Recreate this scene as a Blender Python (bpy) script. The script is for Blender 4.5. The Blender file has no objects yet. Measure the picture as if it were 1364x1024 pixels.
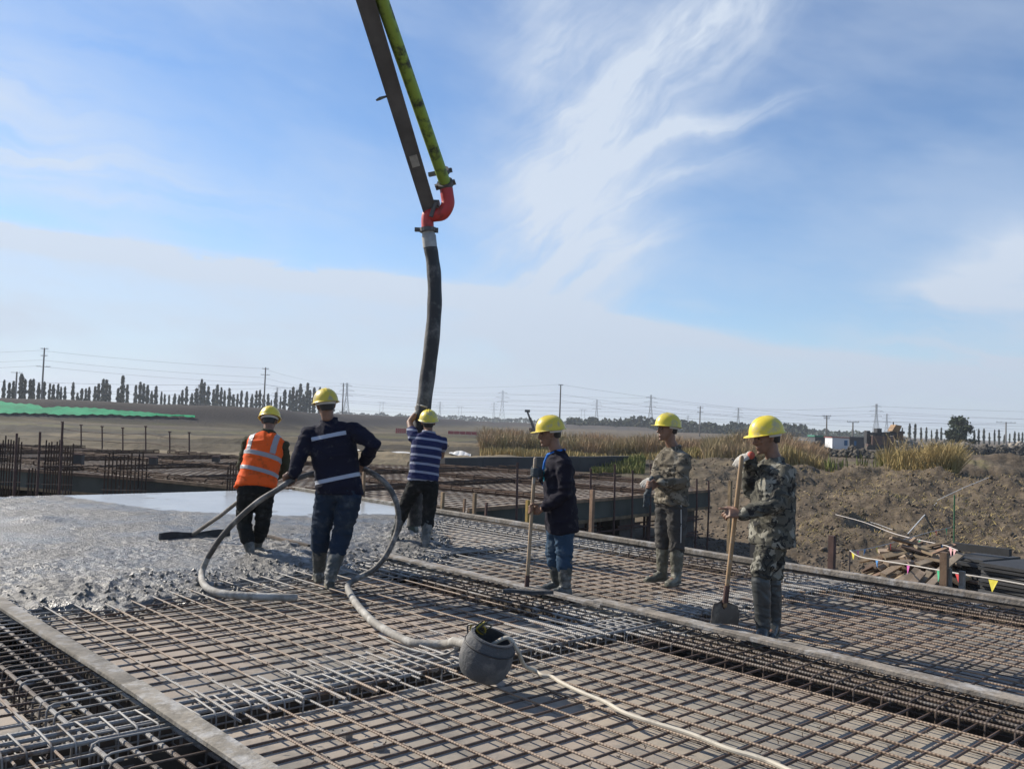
import bpy, bmesh, math, random
import numpy as np
from mathutils import Vector, Matrix, noise as mnoise
random.seed(7); rng = np.random.default_rng(7)
SC = bpy.context.scene; COL = SC.collection
R_ = math.radians
# ------------------------------------------------------------------ camera
FPX, CAMH, PITCH, ROLL = 1180.0, 1.6, R_(2.455), R_(2.06)
cam_d = bpy.data.cameras.new('camera'); cam = bpy.data.objects.new('camera', cam_d); COL.objects.link(cam)
cam_d.sensor_fit = 'HORIZONTAL'; cam_d.sensor_width = 36.0; cam_d.lens = FPX/1364*36.0
cam_d.clip_start = 0.05; cam_d.clip_end = 9000
cam.location = (0, 0, CAMH)
cam.matrix_world = Matrix.Translation((0, 0, CAMH)) @ Matrix.Rotation(R_(90)+PITCH, 4, 'X') @ Matrix.Rotation(ROLL, 4, 'Z')
SC.camera = cam
# ------------------------------------------------------------------ exposure, sun, sky
SC.view_settings.view_transform = 'Standard'; SC.view_settings.look = 'None'
SC.view_settings.exposure = 0.5; SC.view_settings.gamma = 1.0; SC.view_settings.use_curve_mapping = False
SUN_EL = R_(33); SUN_AZ = math.atan2(-0.88, 0.48)          # azimuth from +Y towards +X
sd = Vector((math.sin(SUN_AZ)*math.cos(SUN_EL), math.cos(SUN_AZ)*math.cos(SUN_EL), math.sin(SUN_EL)))
sl = bpy.data.lights.new('sun', 'SUN'); sl.energy = 5.0; sl.angle = R_(0.55); sl.color = (1.0, 0.92, 0.80)
so = bpy.data.objects.new('sun', sl); COL.objects.link(so)
so.rotation_euler = sd.to_track_quat('Z', 'Y').to_euler(); so.location = (-30, 20, 40)
W = bpy.data.worlds.new('World'); SC.world = W; W.use_nodes = True
nt = W.node_tree; nt.nodes.clear()

class X:
    """a float socket with arithmetic"""
    def __init__(s, tree, sock): s.t = tree; s.k = sock
    def _op(s, op, *a, clamp=False):
        n = s.t.nodes.new('ShaderNodeMath'); n.operation = op; n.use_clamp = clamp
        for i, v in enumerate((s,)+a):
            if isinstance(v, X): s.t.links.new(v.k, n.inputs[i])
            else: n.inputs[i].default_value = v
        return X(s.t, n.outputs[0])
    def __add__(s, o): return s._op('ADD', o)
    __radd__ = __add__
    def __mul__(s, o): return s._op('MULTIPLY', o)
    __rmul__ = __mul__
    def __sub__(s, o): return s._op('SUBTRACT', o)
    def __rsub__(s, o): return (s*-1.0)+o
    def __truediv__(s, o): return s._op('DIVIDE', o)
    def sat(s): return s._op('ADD', 0.0, clamp=True)
    def pw(s, e): return s._op('POWER', e)
    def exp(s): return s._op('EXPONENT')
    def step(s, a, b):
        n = s.t.nodes.new('ShaderNodeMapRange'); n.interpolation_type = 'SMOOTHSTEP'
        s.t.links.new(s.k, n.inputs[0]); n.inputs[1].default_value = a; n.inputs[2].default_value = b
        if a > b:
            n.inputs[1].default_value = b; n.inputs[2].default_value = a; n.inputs[3].default_value = 1; n.inputs[4].default_value = 0
        return X(s.t, n.outputs[0])
def comb(t, x, y, z):
    n = t.nodes.new('ShaderNodeCombineXYZ')
    for i, v in enumerate((x, y, z)):
        if isinstance(v, X): t.links.new(v.k, n.inputs[i])
        else: n.inputs[i].default_value = v
    return n.outputs[0]
def nz(t, vec, scale, detail=4, rough=0.55, dist=0.0):
    n = t.nodes.new('ShaderNodeTexNoise'); n.inputs['Scale'].default_value = scale
    n.inputs['Detail'].default_value = detail; n.inputs['Roughness'].default_value = rough; n.inputs['Distortion'].default_value = dist
    if vec is not None: t.links.new(vec, n.inputs['Vector'])
    return X(t, n.outputs['Fac'])
def mixc(t, fac, a, b):
    n = t.nodes.new('ShaderNodeMix'); n.data_type = 'RGBA'
    if isinstance(fac, X): t.links.new(fac.k, n.inputs[0])
    else: n.inputs[0].default_value = fac
    for i, v in ((6, a), (7, b)):
        if isinstance(v, (tuple, list)): n.inputs[i].default_value = (*v[:3], 1)
        else: t.links.new(v, n.inputs[i])
    return n.outputs[2]

sky = nt.nodes.new('ShaderNodeTexSky'); sky.sky_type = 'NISHITA'; sky.sun_disc = False
sky.sun_elevation = SUN_EL; sky.sun_rotation = SUN_AZ
sky.altitude = 500; sky.air_density = 1.05; sky.dust_density = 0.08; sky.ozone_density = 2.2
tc = nt.nodes.new('ShaderNodeTexCoord'); sp = nt.nodes.new('ShaderNodeSeparateXYZ')
nt.links.new(tc.outputs['Generated'], sp.inputs[0])
dx, dy, dz = (X(nt, sp.outputs[i]) for i in range(3))
az = dx._op('ARCTAN2', dy); el = dz._op('ARCSINE')
D_ = 57.2958
az = az*D_; el = el*D_                                       # degrees
vec0 = comb(nt, az*0.1, el*0.1, 0.3)
w1 = nz(nt, vec0, 1.1, 4, 0.55)-0.5
w2 = nz(nt, comb(nt, az*0.1, el*0.1, 7.3), 1.3, 4, 0.55)-0.5
azw = az+w1*4.5; elw = el+w2*4.5
def blob(a0, e0, sa, se, rot, k, wx=1.0):
    c, s_ = math.cos(R_(rot)), math.sin(R_(rot))
    xx = (azw if wx else az)-a0; yy = (elw if wx else el)-e0
    p = (xx*c+yy*s_)*(1/sa); q = (yy*c-xx*s_)*(1/se)
    return ((p*p+q*q)*-1.0).exp()*k
def streak(rot, sx, sy, seed, scale=1.0, det=5):
    c, s_ = math.cos(R_(rot)), math.sin(R_(rot))
    return nz(nt, comb(nt, (azw*c+elw*s_)*sx, (elw*c-azw*s_)*sy, seed), scale, det, 0.6, 0.3)
st1 = streak(38, 0.085, 0.36, 1.7, 1.0, 4); st2 = streak(18, 0.07, 0.6, 4.1); st3 = streak(-4, 0.05, 0.5, 9.2); st4 = streak(80, 0.06, 0.25, 5.5)
# the tall plume that fans out to the upper right, its wisps, and the thin veils
plume = (blob(3.2, 16, 4.4, 7.5, -4, 1.15)+blob(4.0, 9, 5.2, 5.0, 0, .95)+blob(10, 22.5, 8.5, 3.0, 38, 1.0)+blob(14, 26, 6, 2.2, 35, .75)+blob(2, 24, 4, 5, 20, .45))*(st1.step(.24, .76)*.72+st4.step(.3, .74)*.26+.14)
wisps = (blob(11, 18.6, 6.5, 0.8, 15, .7)+blob(9, 15.5, 5, 0.8, 16, .5)+blob(8, 12.0, 4, 1.0, 12, .35))*st2.step(.25, .65)
veil = (blob(-29, 14, 9, 3, -18, .6)+blob(-31, 20, 10, 8, 0, .30)+blob(-16, 12, 9, 2.2, -15, .28)+blob(27.5, 9.5, 5.5, 1.6, 24, .8)+blob(30, 6.5, 9, 3.6, 10, .85)+blob(16, 11, 6, 2.5, 0, .18)+blob(11.5, 7.3, 2.2, .28, 0, .28))*st3.step(.2, .62)
# the long bank whose upper edge slopes down to the right and pales towards the horizon
edge = az*-0.05+8.7-az.step(-6, 26)*2.6+w2*1.2+(st3-.5)*1.0
lip = (((edge-el)-.55)*((edge-el)-.55)*-3.0).exp()*az.step(24, -4)*.55*(st3.step(.3, .6)*.6+.4)
bank = (edge-el).step(-0.2, 0.7)*(az.step(40, 22)*.75+.15)
bank = bank*(0.80+((edge-el)*-0.9).exp().sat()*0.2)*(0.86+(nz(nt, comb(nt, az*.05, el*.4, 2.2), 1.0, 4)-.5)*.7)
low = (el*-0.28).exp().sat()*0.5
fine = nz(nt, comb(nt, (azw*.79+elw*.61)*.16, (elw*.79-azw*.61)*1.1, 3.3), 1.0, 7, .62)
thin = nz(nt, comb(nt, az*.035, el*.09+az*.02, 6.6), 1.0, 5, .6).step(.36, .74)*.40
dens = (plume*1.05*(fine.step(.22, .70)*.36+.64)+wisps*1.2+veil*.95+thin+bank*.95+lip*1.8+low).sat()*(dz.step(-.02, 0.02))
ccol = mixc(nt, el.step(0, 14), (4.0, 4.65, 5.6), (5.0, 5.65, 6.6))
tint = nt.nodes.new('ShaderNodeMix'); tint.data_type = 'RGBA'; tint.blend_type = 'MULTIPLY'; tint.inputs[0].default_value = 1.0
nt.links.new(sky.outputs[0], tint.inputs[6]); tint.inputs[7].default_value = (.77, .925, 1.09, 1)
skc = mixc(nt, (dens*0.95).sat(), tint.outputs[2], ccol)
bg = nt.nodes.new('ShaderNodeBackground'); bg.inputs[1].default_value = 0.095
nt.links.new(skc, bg.inputs[0])
wo = nt.nodes.new('ShaderNodeOutputWorld'); nt.links.new(bg.outputs[0], wo.inputs[0])

# ------------------------------------------------------------------ measuring helpers
def ray(px, py):
    x = (px-682)/FPX; z = -(py-512)/FPX
    c, s = math.cos(ROLL), math.sin(ROLL)
    x, z = c*x-s*z, s*x+c*z
    cp, sp_ = math.cos(PITCH), math.sin(PITCH)
    return Vector((x, cp-sp_*z, sp_+cp*z))
def PX(px, py, Y):
    d = ray(px, py); return Vector((0, 0, CAMH))+d*(Y/d.y)
def GP(px, py, z=0.0):
    d = ray(px, py); return Vector((0, 0, CAMH))+d*((z-CAMH)/d.z)
TH = R_(-47); AX = Vector((math.cos(TH), math.sin(TH), 0)); BX = Vector((-math.sin(TH), math.cos(TH), 0)); ZX = Vector((0, 0, 1))
def UV(u, v, z=0.0): return AX*u+BX*v+ZX*z
# ------------------------------------------------------------------ numpy noise
def _h(ix, iy, s):
    n = (ix.astype(np.int64)*374761393+iy.astype(np.int64)*668265263+s*2147483647) & 0xffffffff
    n = ((n ^ (n >> 13))*1274126177) & 0xffffffff
    return ((n ^ (n >> 16)) & 0xffff)/65535.0
def vn(x, y, s=0):
    ix, iy = np.floor(x), np.floor(y); fx, fy = x-ix, y-iy
    fx = fx*fx*(3-2*fx); fy = fy*fy*(3-2*fy)
    a, b, c, d = _h(ix, iy, s), _h(ix+1, iy, s), _h(ix, iy+1, s), _h(ix+1, iy+1, s)
    return (a+(b-a)*fx)+((c+(d-c)*fx)-(a+(b-a)*fx))*fy
def fbm(x, y, s=0, o=4, g=0.5):
    t = 0; a = 1; n = 0
    for i in range(o):
        t = t+a*(vn(x*2**i+13.7*i, y*2**i+7.1*i, s+i)*2-1); n += a; a *= g
    return t/n
def sstep(a, b, x): t = np.clip((x-a)/(b-a), 0, 1); return t*t*(3-2*t)
# ------------------------------------------------------------------ materials
MATS = {}
def mat(name, col, rough=0.7, metal=0.0, bump=0.0, bscale=40, var=0.0, vscale=3.0, dark=None, rnd=0.0, spec=0.5, dirt=None, dirtamt=0.5, dscale=4.0, coord='Object'):
    m = bpy.data.materials.new(name); m.use_nodes = True; t = m.node_tree
    b = t.nodes['Principled BSDF']
    b.inputs['Roughness'].default_value = rough; b.inputs['Metallic'].default_value = metal
    b.inputs['Specular IOR Level'].default_value = spec
    c = t.nodes.new('ShaderNodeTexCoord').outputs[coord] if coord != 'Position' else t.nodes.new('ShaderNodeNewGeometry').outputs['Position']
    colr = (*col, 1)
    out = None
    if var or dark:
        d2 = dark if dark else tuple(x*(1-var) for x in col)
        out = mixc(t, nz(t, c, vscale, 5).step(.35, .65), d2, col)
    if dirt:
        out = mixc(t, (nz(t, c, dscale, 6, .65).step(.62-.3*dirtamt, .78-.2*dirtamt)), out if out else col, dirt)
    if rnd:
        oi = t.nodes.new('ShaderNodeObjectInfo'); hs = t.nodes.new('ShaderNodeHueSaturation')
        v = X(t, oi.outputs['Random'])*(2*rnd)+(1-rnd); t.links.new(v.k, hs.inputs['Value'])
        h = X(t, oi.outputs['Random'])._op('MULTIPLY', 7.31)._op('FRACT')*(.10*rnd)+(.5-.05*rnd); t.links.new(h.k, hs.inputs['Hue'])
        if out: t.links.new(out, hs.inputs['Color'])
        else: hs.inputs['Color'].default_value = colr
        out = hs.outputs[0]
    if out: t.links.new(out, b.inputs['Base Color'])
    else: b.inputs['Base Color'].default_value = colr
    if bump:
        bn = t.nodes.new('ShaderNodeBump'); bn.inputs['Strength'].default_value = bump; bn.inputs['Distance'].default_value = 0.02
        t.links.new(nz(t, c, bscale, 5, .6).k, bn.inputs['Height']); t.links.new(bn.outputs[0], b.inputs['Normal'])
    MATS[name] = m
    return m
# ------------------------------------------------------------------ mesh builder
class MB:
    def __init__(s): s.v = []; s.f = []; s.mi = []; s.cur = 0
    def add(s, vs, fs):
        o = len(s.v); s.v += [tuple(p) for p in vs]
        for f in fs: s.f.append([i+o for i in f]); s.mi.append(s.cur)
    def box(s, c, sx, sy, sz, ax=None):
        """centre c, full sizes; ax = (x,y,z) axes"""
        X_, Y_, Z_ = ax if ax else (Vector((1, 0, 0)), Vector((0, 1, 0)), Vector((0, 0, 1)))
        c = Vector(c); vs = []
        for i in (-.5, .5):
            for j in (-.5, .5):
                for k in (-.5, .5): vs.append(c+X_*(i*sx)+Y_*(j*sy)+Z_*(k*sz))
        s.add(vs, [(0, 1, 3, 2), (4, 6, 7, 5), (0, 4, 5, 1), (2, 3, 7, 6), (0, 2, 6, 4), (1, 5, 7, 3)])
    def bar(s, p0, p1, w, h, up=ZX):
        p0, p1 = Vector(p0), Vector(p1); d = (p1-p0); L = d.length; d.normalize()
        y = up.cross(d)
        if y.length < 1e-4: y = Vector((1, 0, 0)).cross(d)
        y.normalize(); z = d.cross(y)
        s.box((p0+p1)/2, L, w, h, (d, y, z))
    def loft(s, rings, cap=True, close=True):
        n = len(rings[0]); o = len(s.v)
        for r in rings: s.v += [tuple(p) for p in r]
        for i in range(len(rings)-1):
            for j in range(n if close else n-1):
                a = o+i*n+j; b = o+i*n+(j+1) % n
                s.f.append([a, b, b+n, a+n]); s.mi.append(s.cur)
        if cap:
            s.f.append([o+j for j in range(n)][::-1]); s.mi.append(s.cur)
            s.f.append([o+(len(rings)-1)*n+j for j in range(n)]); s.mi.append(s.cur)
    def tube(s, pts, r, n=8, cap=True, closed=False, flat=1.0, round_=False):
        pts = [Vector(p) for p in pts]
        rs = list(r) if isinstance(r, (list, tuple)) else [r]*len(pts)
        if round_ and not closed:
            d0 = (pts[0]-pts[1]).normalized(); d1 = (pts[-1]-pts[-2]).normalized()
            a, b = pts[0], pts[-1]; ra, rb = rs[0], rs[-1]
            pts = [a+d0*ra*.9, a+d0*ra*.6]+pts+[b+d1*rb*.6, b+d1*rb*.9]; rs = [ra*.35, ra*.78]+rs+[rb*.78, rb*.35]
        m = len(pts); T = []
        for i in range(m):
            if closed: t = pts[(i+1) % m]-pts[i-1]
            else: t = pts[min(i+1, m-1)]-pts[max(i-1, 0)]
            T.append(t.normalized() if t.length > 1e-9 else Vector((0, 0, 1)))
        nrm = T[0].cross(Vector((0.13, 0.21, 0.97)))
        if nrm.length < .1: nrm = T[0].cross(Vector((1, 0, 0)))
        nrm.normalize(); rings = []
        for i in range(m):
            nrm = (nrm-T[i]*nrm.dot(T[i])).normalized(); b = T[i].cross(nrm)
            rings.append([pts[i]+(nrm*math.cos(2*math.pi*k/n)*flat+b*math.sin(2*math.pi*k/n))*rs[i] for k in range(n)])
        if closed: rings.append(rings[0]); cap = False
        s.loft(rings, cap)
    def ball(s, c, r, ax=None, nu=12, nv=8):
        rx, ry, rz = (r, r, r) if not isinstance(r, (tuple, list)) else r
        X_, Y_, Z_ = ax if ax else (Vector((1, 0, 0)), Vector((0, 1, 0)), Vector((0, 0, 1)))
        c = Vector(c); rings = []
        for i in range(nv+1):
            p = -math.pi/2+math.pi*(i*.996+.002*nv/ nv)/nv if 0 < i < nv else (-1 if i == 0 else 1)*math.pi/2*.97
            rings.append([c+X_*(rx*math.cos(p)*math.cos(2*math.pi*k/nu))+Y_*(ry*math.cos(p)*math.sin(2*math.pi*k/nu))+Z_*(rz*math.sin(p)) for k in range(nu)])
        s.loft(rings)
    def mesh(s, name, origin=(0, 0, 0)):
        me = bpy.data.meshes.new(name); o = Vector(origin)
        me.from_pydata([(p[0]-o.x, p[1]-o.y, p[2]-o.z) for p in s.v], [], s.f)
        me.update(); return me
    def build(s, name, m, parent=None, loc=None, smooth=True, kind=None, **tg):
        root = wloc(parent) if parent else Vector(loc if loc else (0, 0, 0))
        me = s.mesh(name, root); ob = bpy.data.objects.new(name, me); COL.objects.link(ob)
        for mm in (m if isinstance(m, list) else [m]): me.materials.append(mm)
        if isinstance(m, list): me.polygons.foreach_set('material_index', s.mi)
        if parent: ob.parent = parent
        else: ob.location = root
        if smooth: smooth_mesh(me)
        tag(ob, kind=kind, **tg); return ob
def smooth_mesh(me, ang=40):
    me.polygons.foreach_set('use_smooth', [True]*len(me.polygons))
    try: me.set_sharp_from_angle(angle=R_(ang))
    except Exception: pass
def wloc(o):
    p = Vector((0, 0, 0))
    while o: p = p+Vector(o.location); o = o.parent
    return p
def tag(o, label=None, cat=None, group=None, kind=None):
    if label: o['label'] = label
    if cat: o['category'] = cat
    if group: o['group'] = group
    if kind: o['kind'] = kind
    return o
def thing(name, loc, label, cat, group=None):
    o = bpy.data.objects.new(name, None); COL.objects.link(o); o.location = loc; o.empty_display_size = .1
    return tag(o, label, cat, group)
def inst(name, me, parent, loc, rot=None, scale=None):
    """one object sharing mesh data; loc in world"""
    o = bpy.data.objects.new(name, me); COL.objects.link(o)
    M = Matrix.Translation(Vector(loc)-(wloc(parent) if parent else Vector((0, 0, 0))))
    if rot is not None: M = M @ rot.to_4x4()
    o.matrix_basis = M
    if scale: o.scale = scale
    if parent: o.parent = parent
    return o
def frame(d, up=ZX):
    d = Vector(d).normalized(); y = up.cross(d)
    if y.length < 1e-4: y = Vector((1, 0, 0)).cross(d)
    y.normalize(); z = d.cross(y)
    return Matrix((d, y, z)).transposed()
def arr_mesh(name, V, F, m, kind=None, loc=(0, 0, 0), parent=None, smooth=False, **tg):
    me = bpy.data.meshes.new(name); V = np.asarray(V, np.float32)-np.asarray(loc, np.float32); F = np.asarray(F, np.int32)
    k = F.shape[1]
    me.vertices.add(len(V)); me.vertices.foreach_set('co', V.ravel())
    me.loops.add(F.size); me.loops.foreach_set('vertex_index', F.ravel())
    me.polygons.add(len(F)); me.polygons.foreach_set('loop_start', np.arange(0, F.size, k, dtype=np.int32))
    me.polygons.foreach_set('loop_total', np.full(len(F), k, np.int32))
    me.update(calc_edges=True); me.validate()
    if smooth: me.polygons.foreach_set('use_smooth', [True]*len(me.polygons))
    for mm in (m if isinstance(m, list) else [m]): me.materials.append(mm)
    ob = bpy.data.objects.new(name, me); COL.objects.link(ob)
    if parent: ob.parent = parent
    else: ob.location = loc
    tag(ob, kind=kind, **tg); return ob
def grid_faces(nr, nc, keep=None):
    i, j = np.meshgrid(np.arange(nr-1), np.arange(nc-1), indexing='ij'); a = (i*nc+j)
    F = np.stack([a, a+1, a+nc+1, a+nc], -1)
    if keep is not None: F = F[keep]
    return F.reshape(-1, 4)
# ================================================================== GROUND
def terrain(x, y):
    """height of the ground in metres; the deck's bar mat is z = 0"""
    x = np.asarray(x, float); y = np.asarray(y, float)
    r = np.hypot(x, y)
    far = -0.45+fbm(x*.03, y*.03, 3, 3)*.45*sstep(35, 90, r)+fbm(x*.2, y*.2, 9, 3)*.12*sstep(28, 45, r)
    # excavation round the two foundations
    u = x*AX.x+y*AX.y; v = x*BX.x+y*BX.y
    pit = 1-sstep(0, 7, np.hypot(np.maximum(0, np.maximum(x-6.5, -30-x)), np.maximum(0, np.maximum(y-28.5, -60-y))))
    ramp = 1-sstep(0, 13, np.hypot(np.maximum(0, np.maximum(x-12, -30-x)), np.maximum(0, y-22.5)))
    pit = np.maximum(pit, ramp)
    z = far*(1-pit)-1.75*pit
    lump = fbm(x*.55, y*.55, 21, 5, .55); lump2 = fbm(x*2.1, y*2.1, 31, 4, .6)
    right = sstep(3.5, 9, x)*sstep(60, 34, y)*sstep(14, 20, y)
    z = z+right*(lump*.20+np.abs(lump2)*.09+np.abs(fbm(x*4.3, y*4.3, 77, 3))*.13)
    z = z+sstep(18, 30, r)*(1-sstep(120, 300, r))*lump2*.05
    # spoil mounds: (x, y, height, length, width, angle)
    for (mx, my, h, a, b, g) in ((17.0, 34.5, .62, 6.5, 2.6, -14), (10.6, 36.5, .5, 5, 2.2, 10), (10.3, 27.2, .75, 1.0, .8, 40), (9.0, 40, .6, 4, 2, 0),
                                 (24.5, 46, .55, 7, 2.6, -8), (31, 50, .7, 5, 3, 0), (14, 50, .7, 5, 3, 20), (22, 66, .6, 9, 3, 5), (36, 80, .7, 12, 4, 0), (14, 75, .6, 9, 4, 0),
                                 (11.6, 25.2, .35, 2.2, .7, -18), (13.5, 29.5, .35, 3.2, 1.2, -35)):
        c, s = math.cos(R_(g)), math.sin(R_(g)); p = ((x-mx)*c+(y-my)*s)/a; q = ((y-my)*c-(x-mx)*s)/b
        z = z+h*np.exp(-(p*p+q*q))*(1+lump*.6)
    # ditches
    for (mx, my, h, a, b, g) in ((25.5, 40.5, .9, 6.5, 1.7, -10), (11.2, 28.0, .55, .8, .7, 0), (12.0, 33.5, .3, 2.5, 1.2, 0), (17.5, 43, .4, 4, 1.5, 10)):
        c, s = math.cos(R_(g)), math.sin(R_(g)); p = ((x-mx)*c+(y-my)*s)/a; q = ((y-my)*c-(x-mx)*s)/b
        z = z-h*np.exp(-(p*p+q*q))
    for (ys, x0, x1, hh, wv) in ((42.0, 19.5, 48, .62, 3), (43.5, 8.0, 18.5, .30, 8), (58, 14, 40, .2, 5)):
        yy = y+fbm(x*.35, y*.1, 91, 4, .6)*2.2+lump*1.0
        z = z+hh*sstep(ys, ys+.8, yy)*sstep(ys+13, ys+4, yy)*sstep(x0, x0+2.5, x)*sstep(x1, x1-5, x)-hh*.35*np.exp(-((yy-ys+.8)/1.3)**2)*sstep(x0, x0+2.5, x)*sstep(x1, x1-5, x)
    # long embankment: close on the left, running away behind the middle
    for (x0, y0, x1, y1, hh) in ((-150, 88, -38, 128, 3.0), (-38, 128, -22, 330, 2.6), (-22, 330, 60, 420, 2.2)):
        dx_, dy_ = x1-x0, y1-y0; L2 = dx_*dx_+dy_*dy_
        tt = ((x-x0)*dx_+(y-y0)*dy_)/L2; d = np.hypot(x-(x0+np.clip(tt, 0, 1)*dx_), y-(y0+np.clip(tt, 0, 1)*dy_))
        z = np.where(d < 14, np.maximum(z, -0.6+hh*sstep(14, 4, d)+fbm(x*.15, y*.15, 5, 3)*.2*sstep(14, 6, d)), z)
    fz = sstep(34, 40, y)*sstep(105, 90, y)*sstep(8, 0, x)
    z = z+fz*(fbm(x*.05, y*.33, 15, 4, .6)*.55+np.abs(fbm(x*.35, y*.8, 16, 3))*.22)
    # low dark berm behind the second foundation
    z = z+.3*np.exp(-((y-47-x*.1)/4)**2)*sstep(-16, -6, x)*sstep(12, 2, x)
    return z
def make_ground():
    th = np.concatenate([np.linspace(-180, -36, 60)[:-1], np.linspace(-36, 38, 560), np.linspace(38, 180, 60)[1:-1]])
    rr = np.concatenate([[0.5, 3, 6, 9, 12], np.geomspace(14, 45, 210), np.geomspace(45.4, 160, 110), np.geomspace(164, 2500, 50)])
    T, RR = np.meshgrid(np.radians(th), rr, indexing='ij')
    x = np.sin(T)*RR; y = np.cos(T)*RR; z = terrain(x, y)
    V = np.stack([x, y, z], -1).reshape(-1, 3); F = grid_faces(len(th), len(rr))
    n = len(th); k = len(rr)
    last = np.stack([(n-1)*k+np.arange(k-1), (n-1)*k+np.arange(1, k), np.arange(1, k), np.arange(k-1)], -1)
    F = np.concatenate([F, last])[:, ::-1]
    m = mat('earth', (.20, .155, .105), .95, bump=1.0, bscale=3.2, coord='Position', spec=.15)
    for q in m.node_tree.nodes:
        if q.type == 'BUMP': q.inputs['Distance'].default_value = .09
    t = m.node_tree; b = t.nodes['Principled BSDF']; P = t.nodes.new('ShaderNodeNewGeometry')
    pos = P.outputs['Position']; s = t.nodes.new('ShaderNodeSeparateXYZ'); t.links.new(pos, s.inputs[0])
    px, py, pz = (X(t, s.outputs[i]) for i in range(3))
    n1 = nz(t, pos, .35, 6, .6); n2 = nz(t, pos, 2.2, 5, .65); nb = nz(t, comb(t, px*.012, py*.06, 0.0), 1.0, 4, .6)
    c = mixc(t, n1.step(.35, .7), (.068, .053, .038), (.15, .117, .081))
    c = mixc(t, (n2.step(.42, .72)*.6), c, (.19, .152, .108))
    c = mixc(t, nz(t, pos, 5.0, 5, .7).step(.58, .72)*.5, c, (.06, .047, .036))
    # fields in the distance: bands of bare soil, stubble and thin green
    fld = mixc(t, nb.step(.36, .46), (.075, .062, .05), mixc(t, nb.step(.48, .54), (.12, .105, .055), mixc(t, nb.step(.57, .66), (.20, .165, .10), (.085, .092, .04))))
    fld = mixc(t, nz(t, comb(t, px*.06, py*.3, 3.0), 1.0, 5, .65).step(.40, .62)*.7, (.06, .052, .04), fld)
    fm = (py.step(32, 44))*(px.step(22, 6))
    c = mixc(t, fm*.85, c, fld)
    grs = nz(t, pos, .22, 5, .65).step(.55, .66)*px.step(4, 10)*py.step(36, 48)*.55
    c = mixc(t, grs, c, (.20, .185, .075))
    # dark stripped soil of the embankment
    c = mixc(t, pz.step(-.3, .4)*py.step(64, 84)*.9, c, (.07, .062, .056))
    # strips of different soil across the flat beyond the foundations
    yw = py+(nz(t, comb(t, px*.03, py*.05, 5.0), 1.0, 4, .6)-.5)*16.0
    lf = px.step(10, -2)
    for y0, w_, k_, cc in ((37, 3.0, .8, (.13, .12, .07)), (44, 4, .85, (.235, .19, .125)), (53, 4.5, .85, (.055, .047, .036)), (62, 4.0, .7, (.19, .155, .10)), (72, 6, .85, (.06, .055, .045)), (84, 5, .6, (.12, .115, .06))):
        g_ = (((yw-y0)*(1.0/w_))*((yw-y0)*(1.0/w_))*-1.0).exp()*k_*lf
        c = mixc(t, g_, c, cc)
    c = mixc(t, pz.step(.1, .9)*py.step(74, 90)*.9*px.step(30, 10), c, (.055, .048, .045))
    t.links.new(c, b.inputs['Base Color'])
    arr_mesh('ground', V, F, m, kind='structure', smooth=True)
make_ground()
def tz(x, y): return float(terrain(np.array([x]), np.array([y]))[0])
def TP(px, Y, dz=0.0):
    """ground point under image column px at depth Y"""
    d = ray(px, 570); x = d.x*Y/d.y; return Vector((x, Y, tz(x, Y)+dz))

# ================================================================== FAR THINGS
m_leafd = mat('poplar leaves', (.125, .14, .105), .8, var=.45, vscale=1.2, rnd=.25, spec=.2)
m_trunk = mat('bark', (.12, .10, .08), .9)
m_leaf2 = mat('dark leaves', (.045, .062, .035), .8, var=.45, vscale=1.0, rnd=.25, spec=.2)
m_steel = mat('galvanised steel', (.22, .23, .24), .6, metal=.3)
m_pole = mat('pole concrete', (.16, .15, .14), .85)
def leaf_cloud(pts, size, seed):
    """one bent quad per point, random orientation"""
    g = np.random.default_rng(seed); n = len(pts)
    a = g.normal(size=(n, 3)); a /= np.linalg.norm(a, axis=1)[:, None]; b = g.normal(size=(n, 3)); b -= a*(a*b).sum(1)[:, None]; b /= np.linalg.norm(b, axis=1)[:, None]
    s = (size*g.uniform(.6, 1.4, n))[:, None]
    V = np.stack([pts-a*s-b*s*.6, pts+a*s*.8-b*s*.7, pts+a*s+b*s*.6, pts-a*s*.7+b*s*.8], 1).reshape(-1, 3)
    return V, np.arange(4*n).reshape(n, 4)
def poplar_meshes(seed, h, w, n=420):
    g = np.random.default_rng(seed)
    t = g.uniform(.0, 1, n); zz = h*(.16+.84*t); prof = w*np.sin(np.pi*np.clip(t*.86+.12, 0, 1))**.8
    clump = 1+.35*np.sin(t*17+seed)+.25*np.sin(t*31+seed*2)
    rr = prof*clump*np.sqrt(g.uniform(.05, 1, n)); an = g.uniform(0, 2*np.pi, n)
    lean = .25*w*np.sin(t*2+seed)
    pts = np.stack([rr*np.cos(an)+lean, rr*np.sin(an), zz], 1)
    V, F = leaf_cloud(pts, h*.032, seed)
    me = bpy.data.meshes.new('poplar crown'); me.from_pydata(V.tolist(), [], F.tolist()); me.materials.append(m_leafd)
    b = MB(); b.tube([(0, 0, -.4), (0, 0, h*.3), (lean.mean(), 0, h*.9)], [h*.018, h*.013, h*.004], 6)
    for k in range(7):
        a = k*2.4; z0 = h*(.2+.09*k); b.tube([(0, 0, z0), (w*.5*math.cos(a), w*.5*math.sin(a), z0+h*.13)], [h*.006, h*.002], 4)
    mt = b.mesh('poplar trunk'); mt.materials.append(m_trunk)
    return me, mt
POP = [poplar_meshes(11+i, 9.0+.8*(i % 3), .38+.08*(i % 4)) for i in range(6)]
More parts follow.
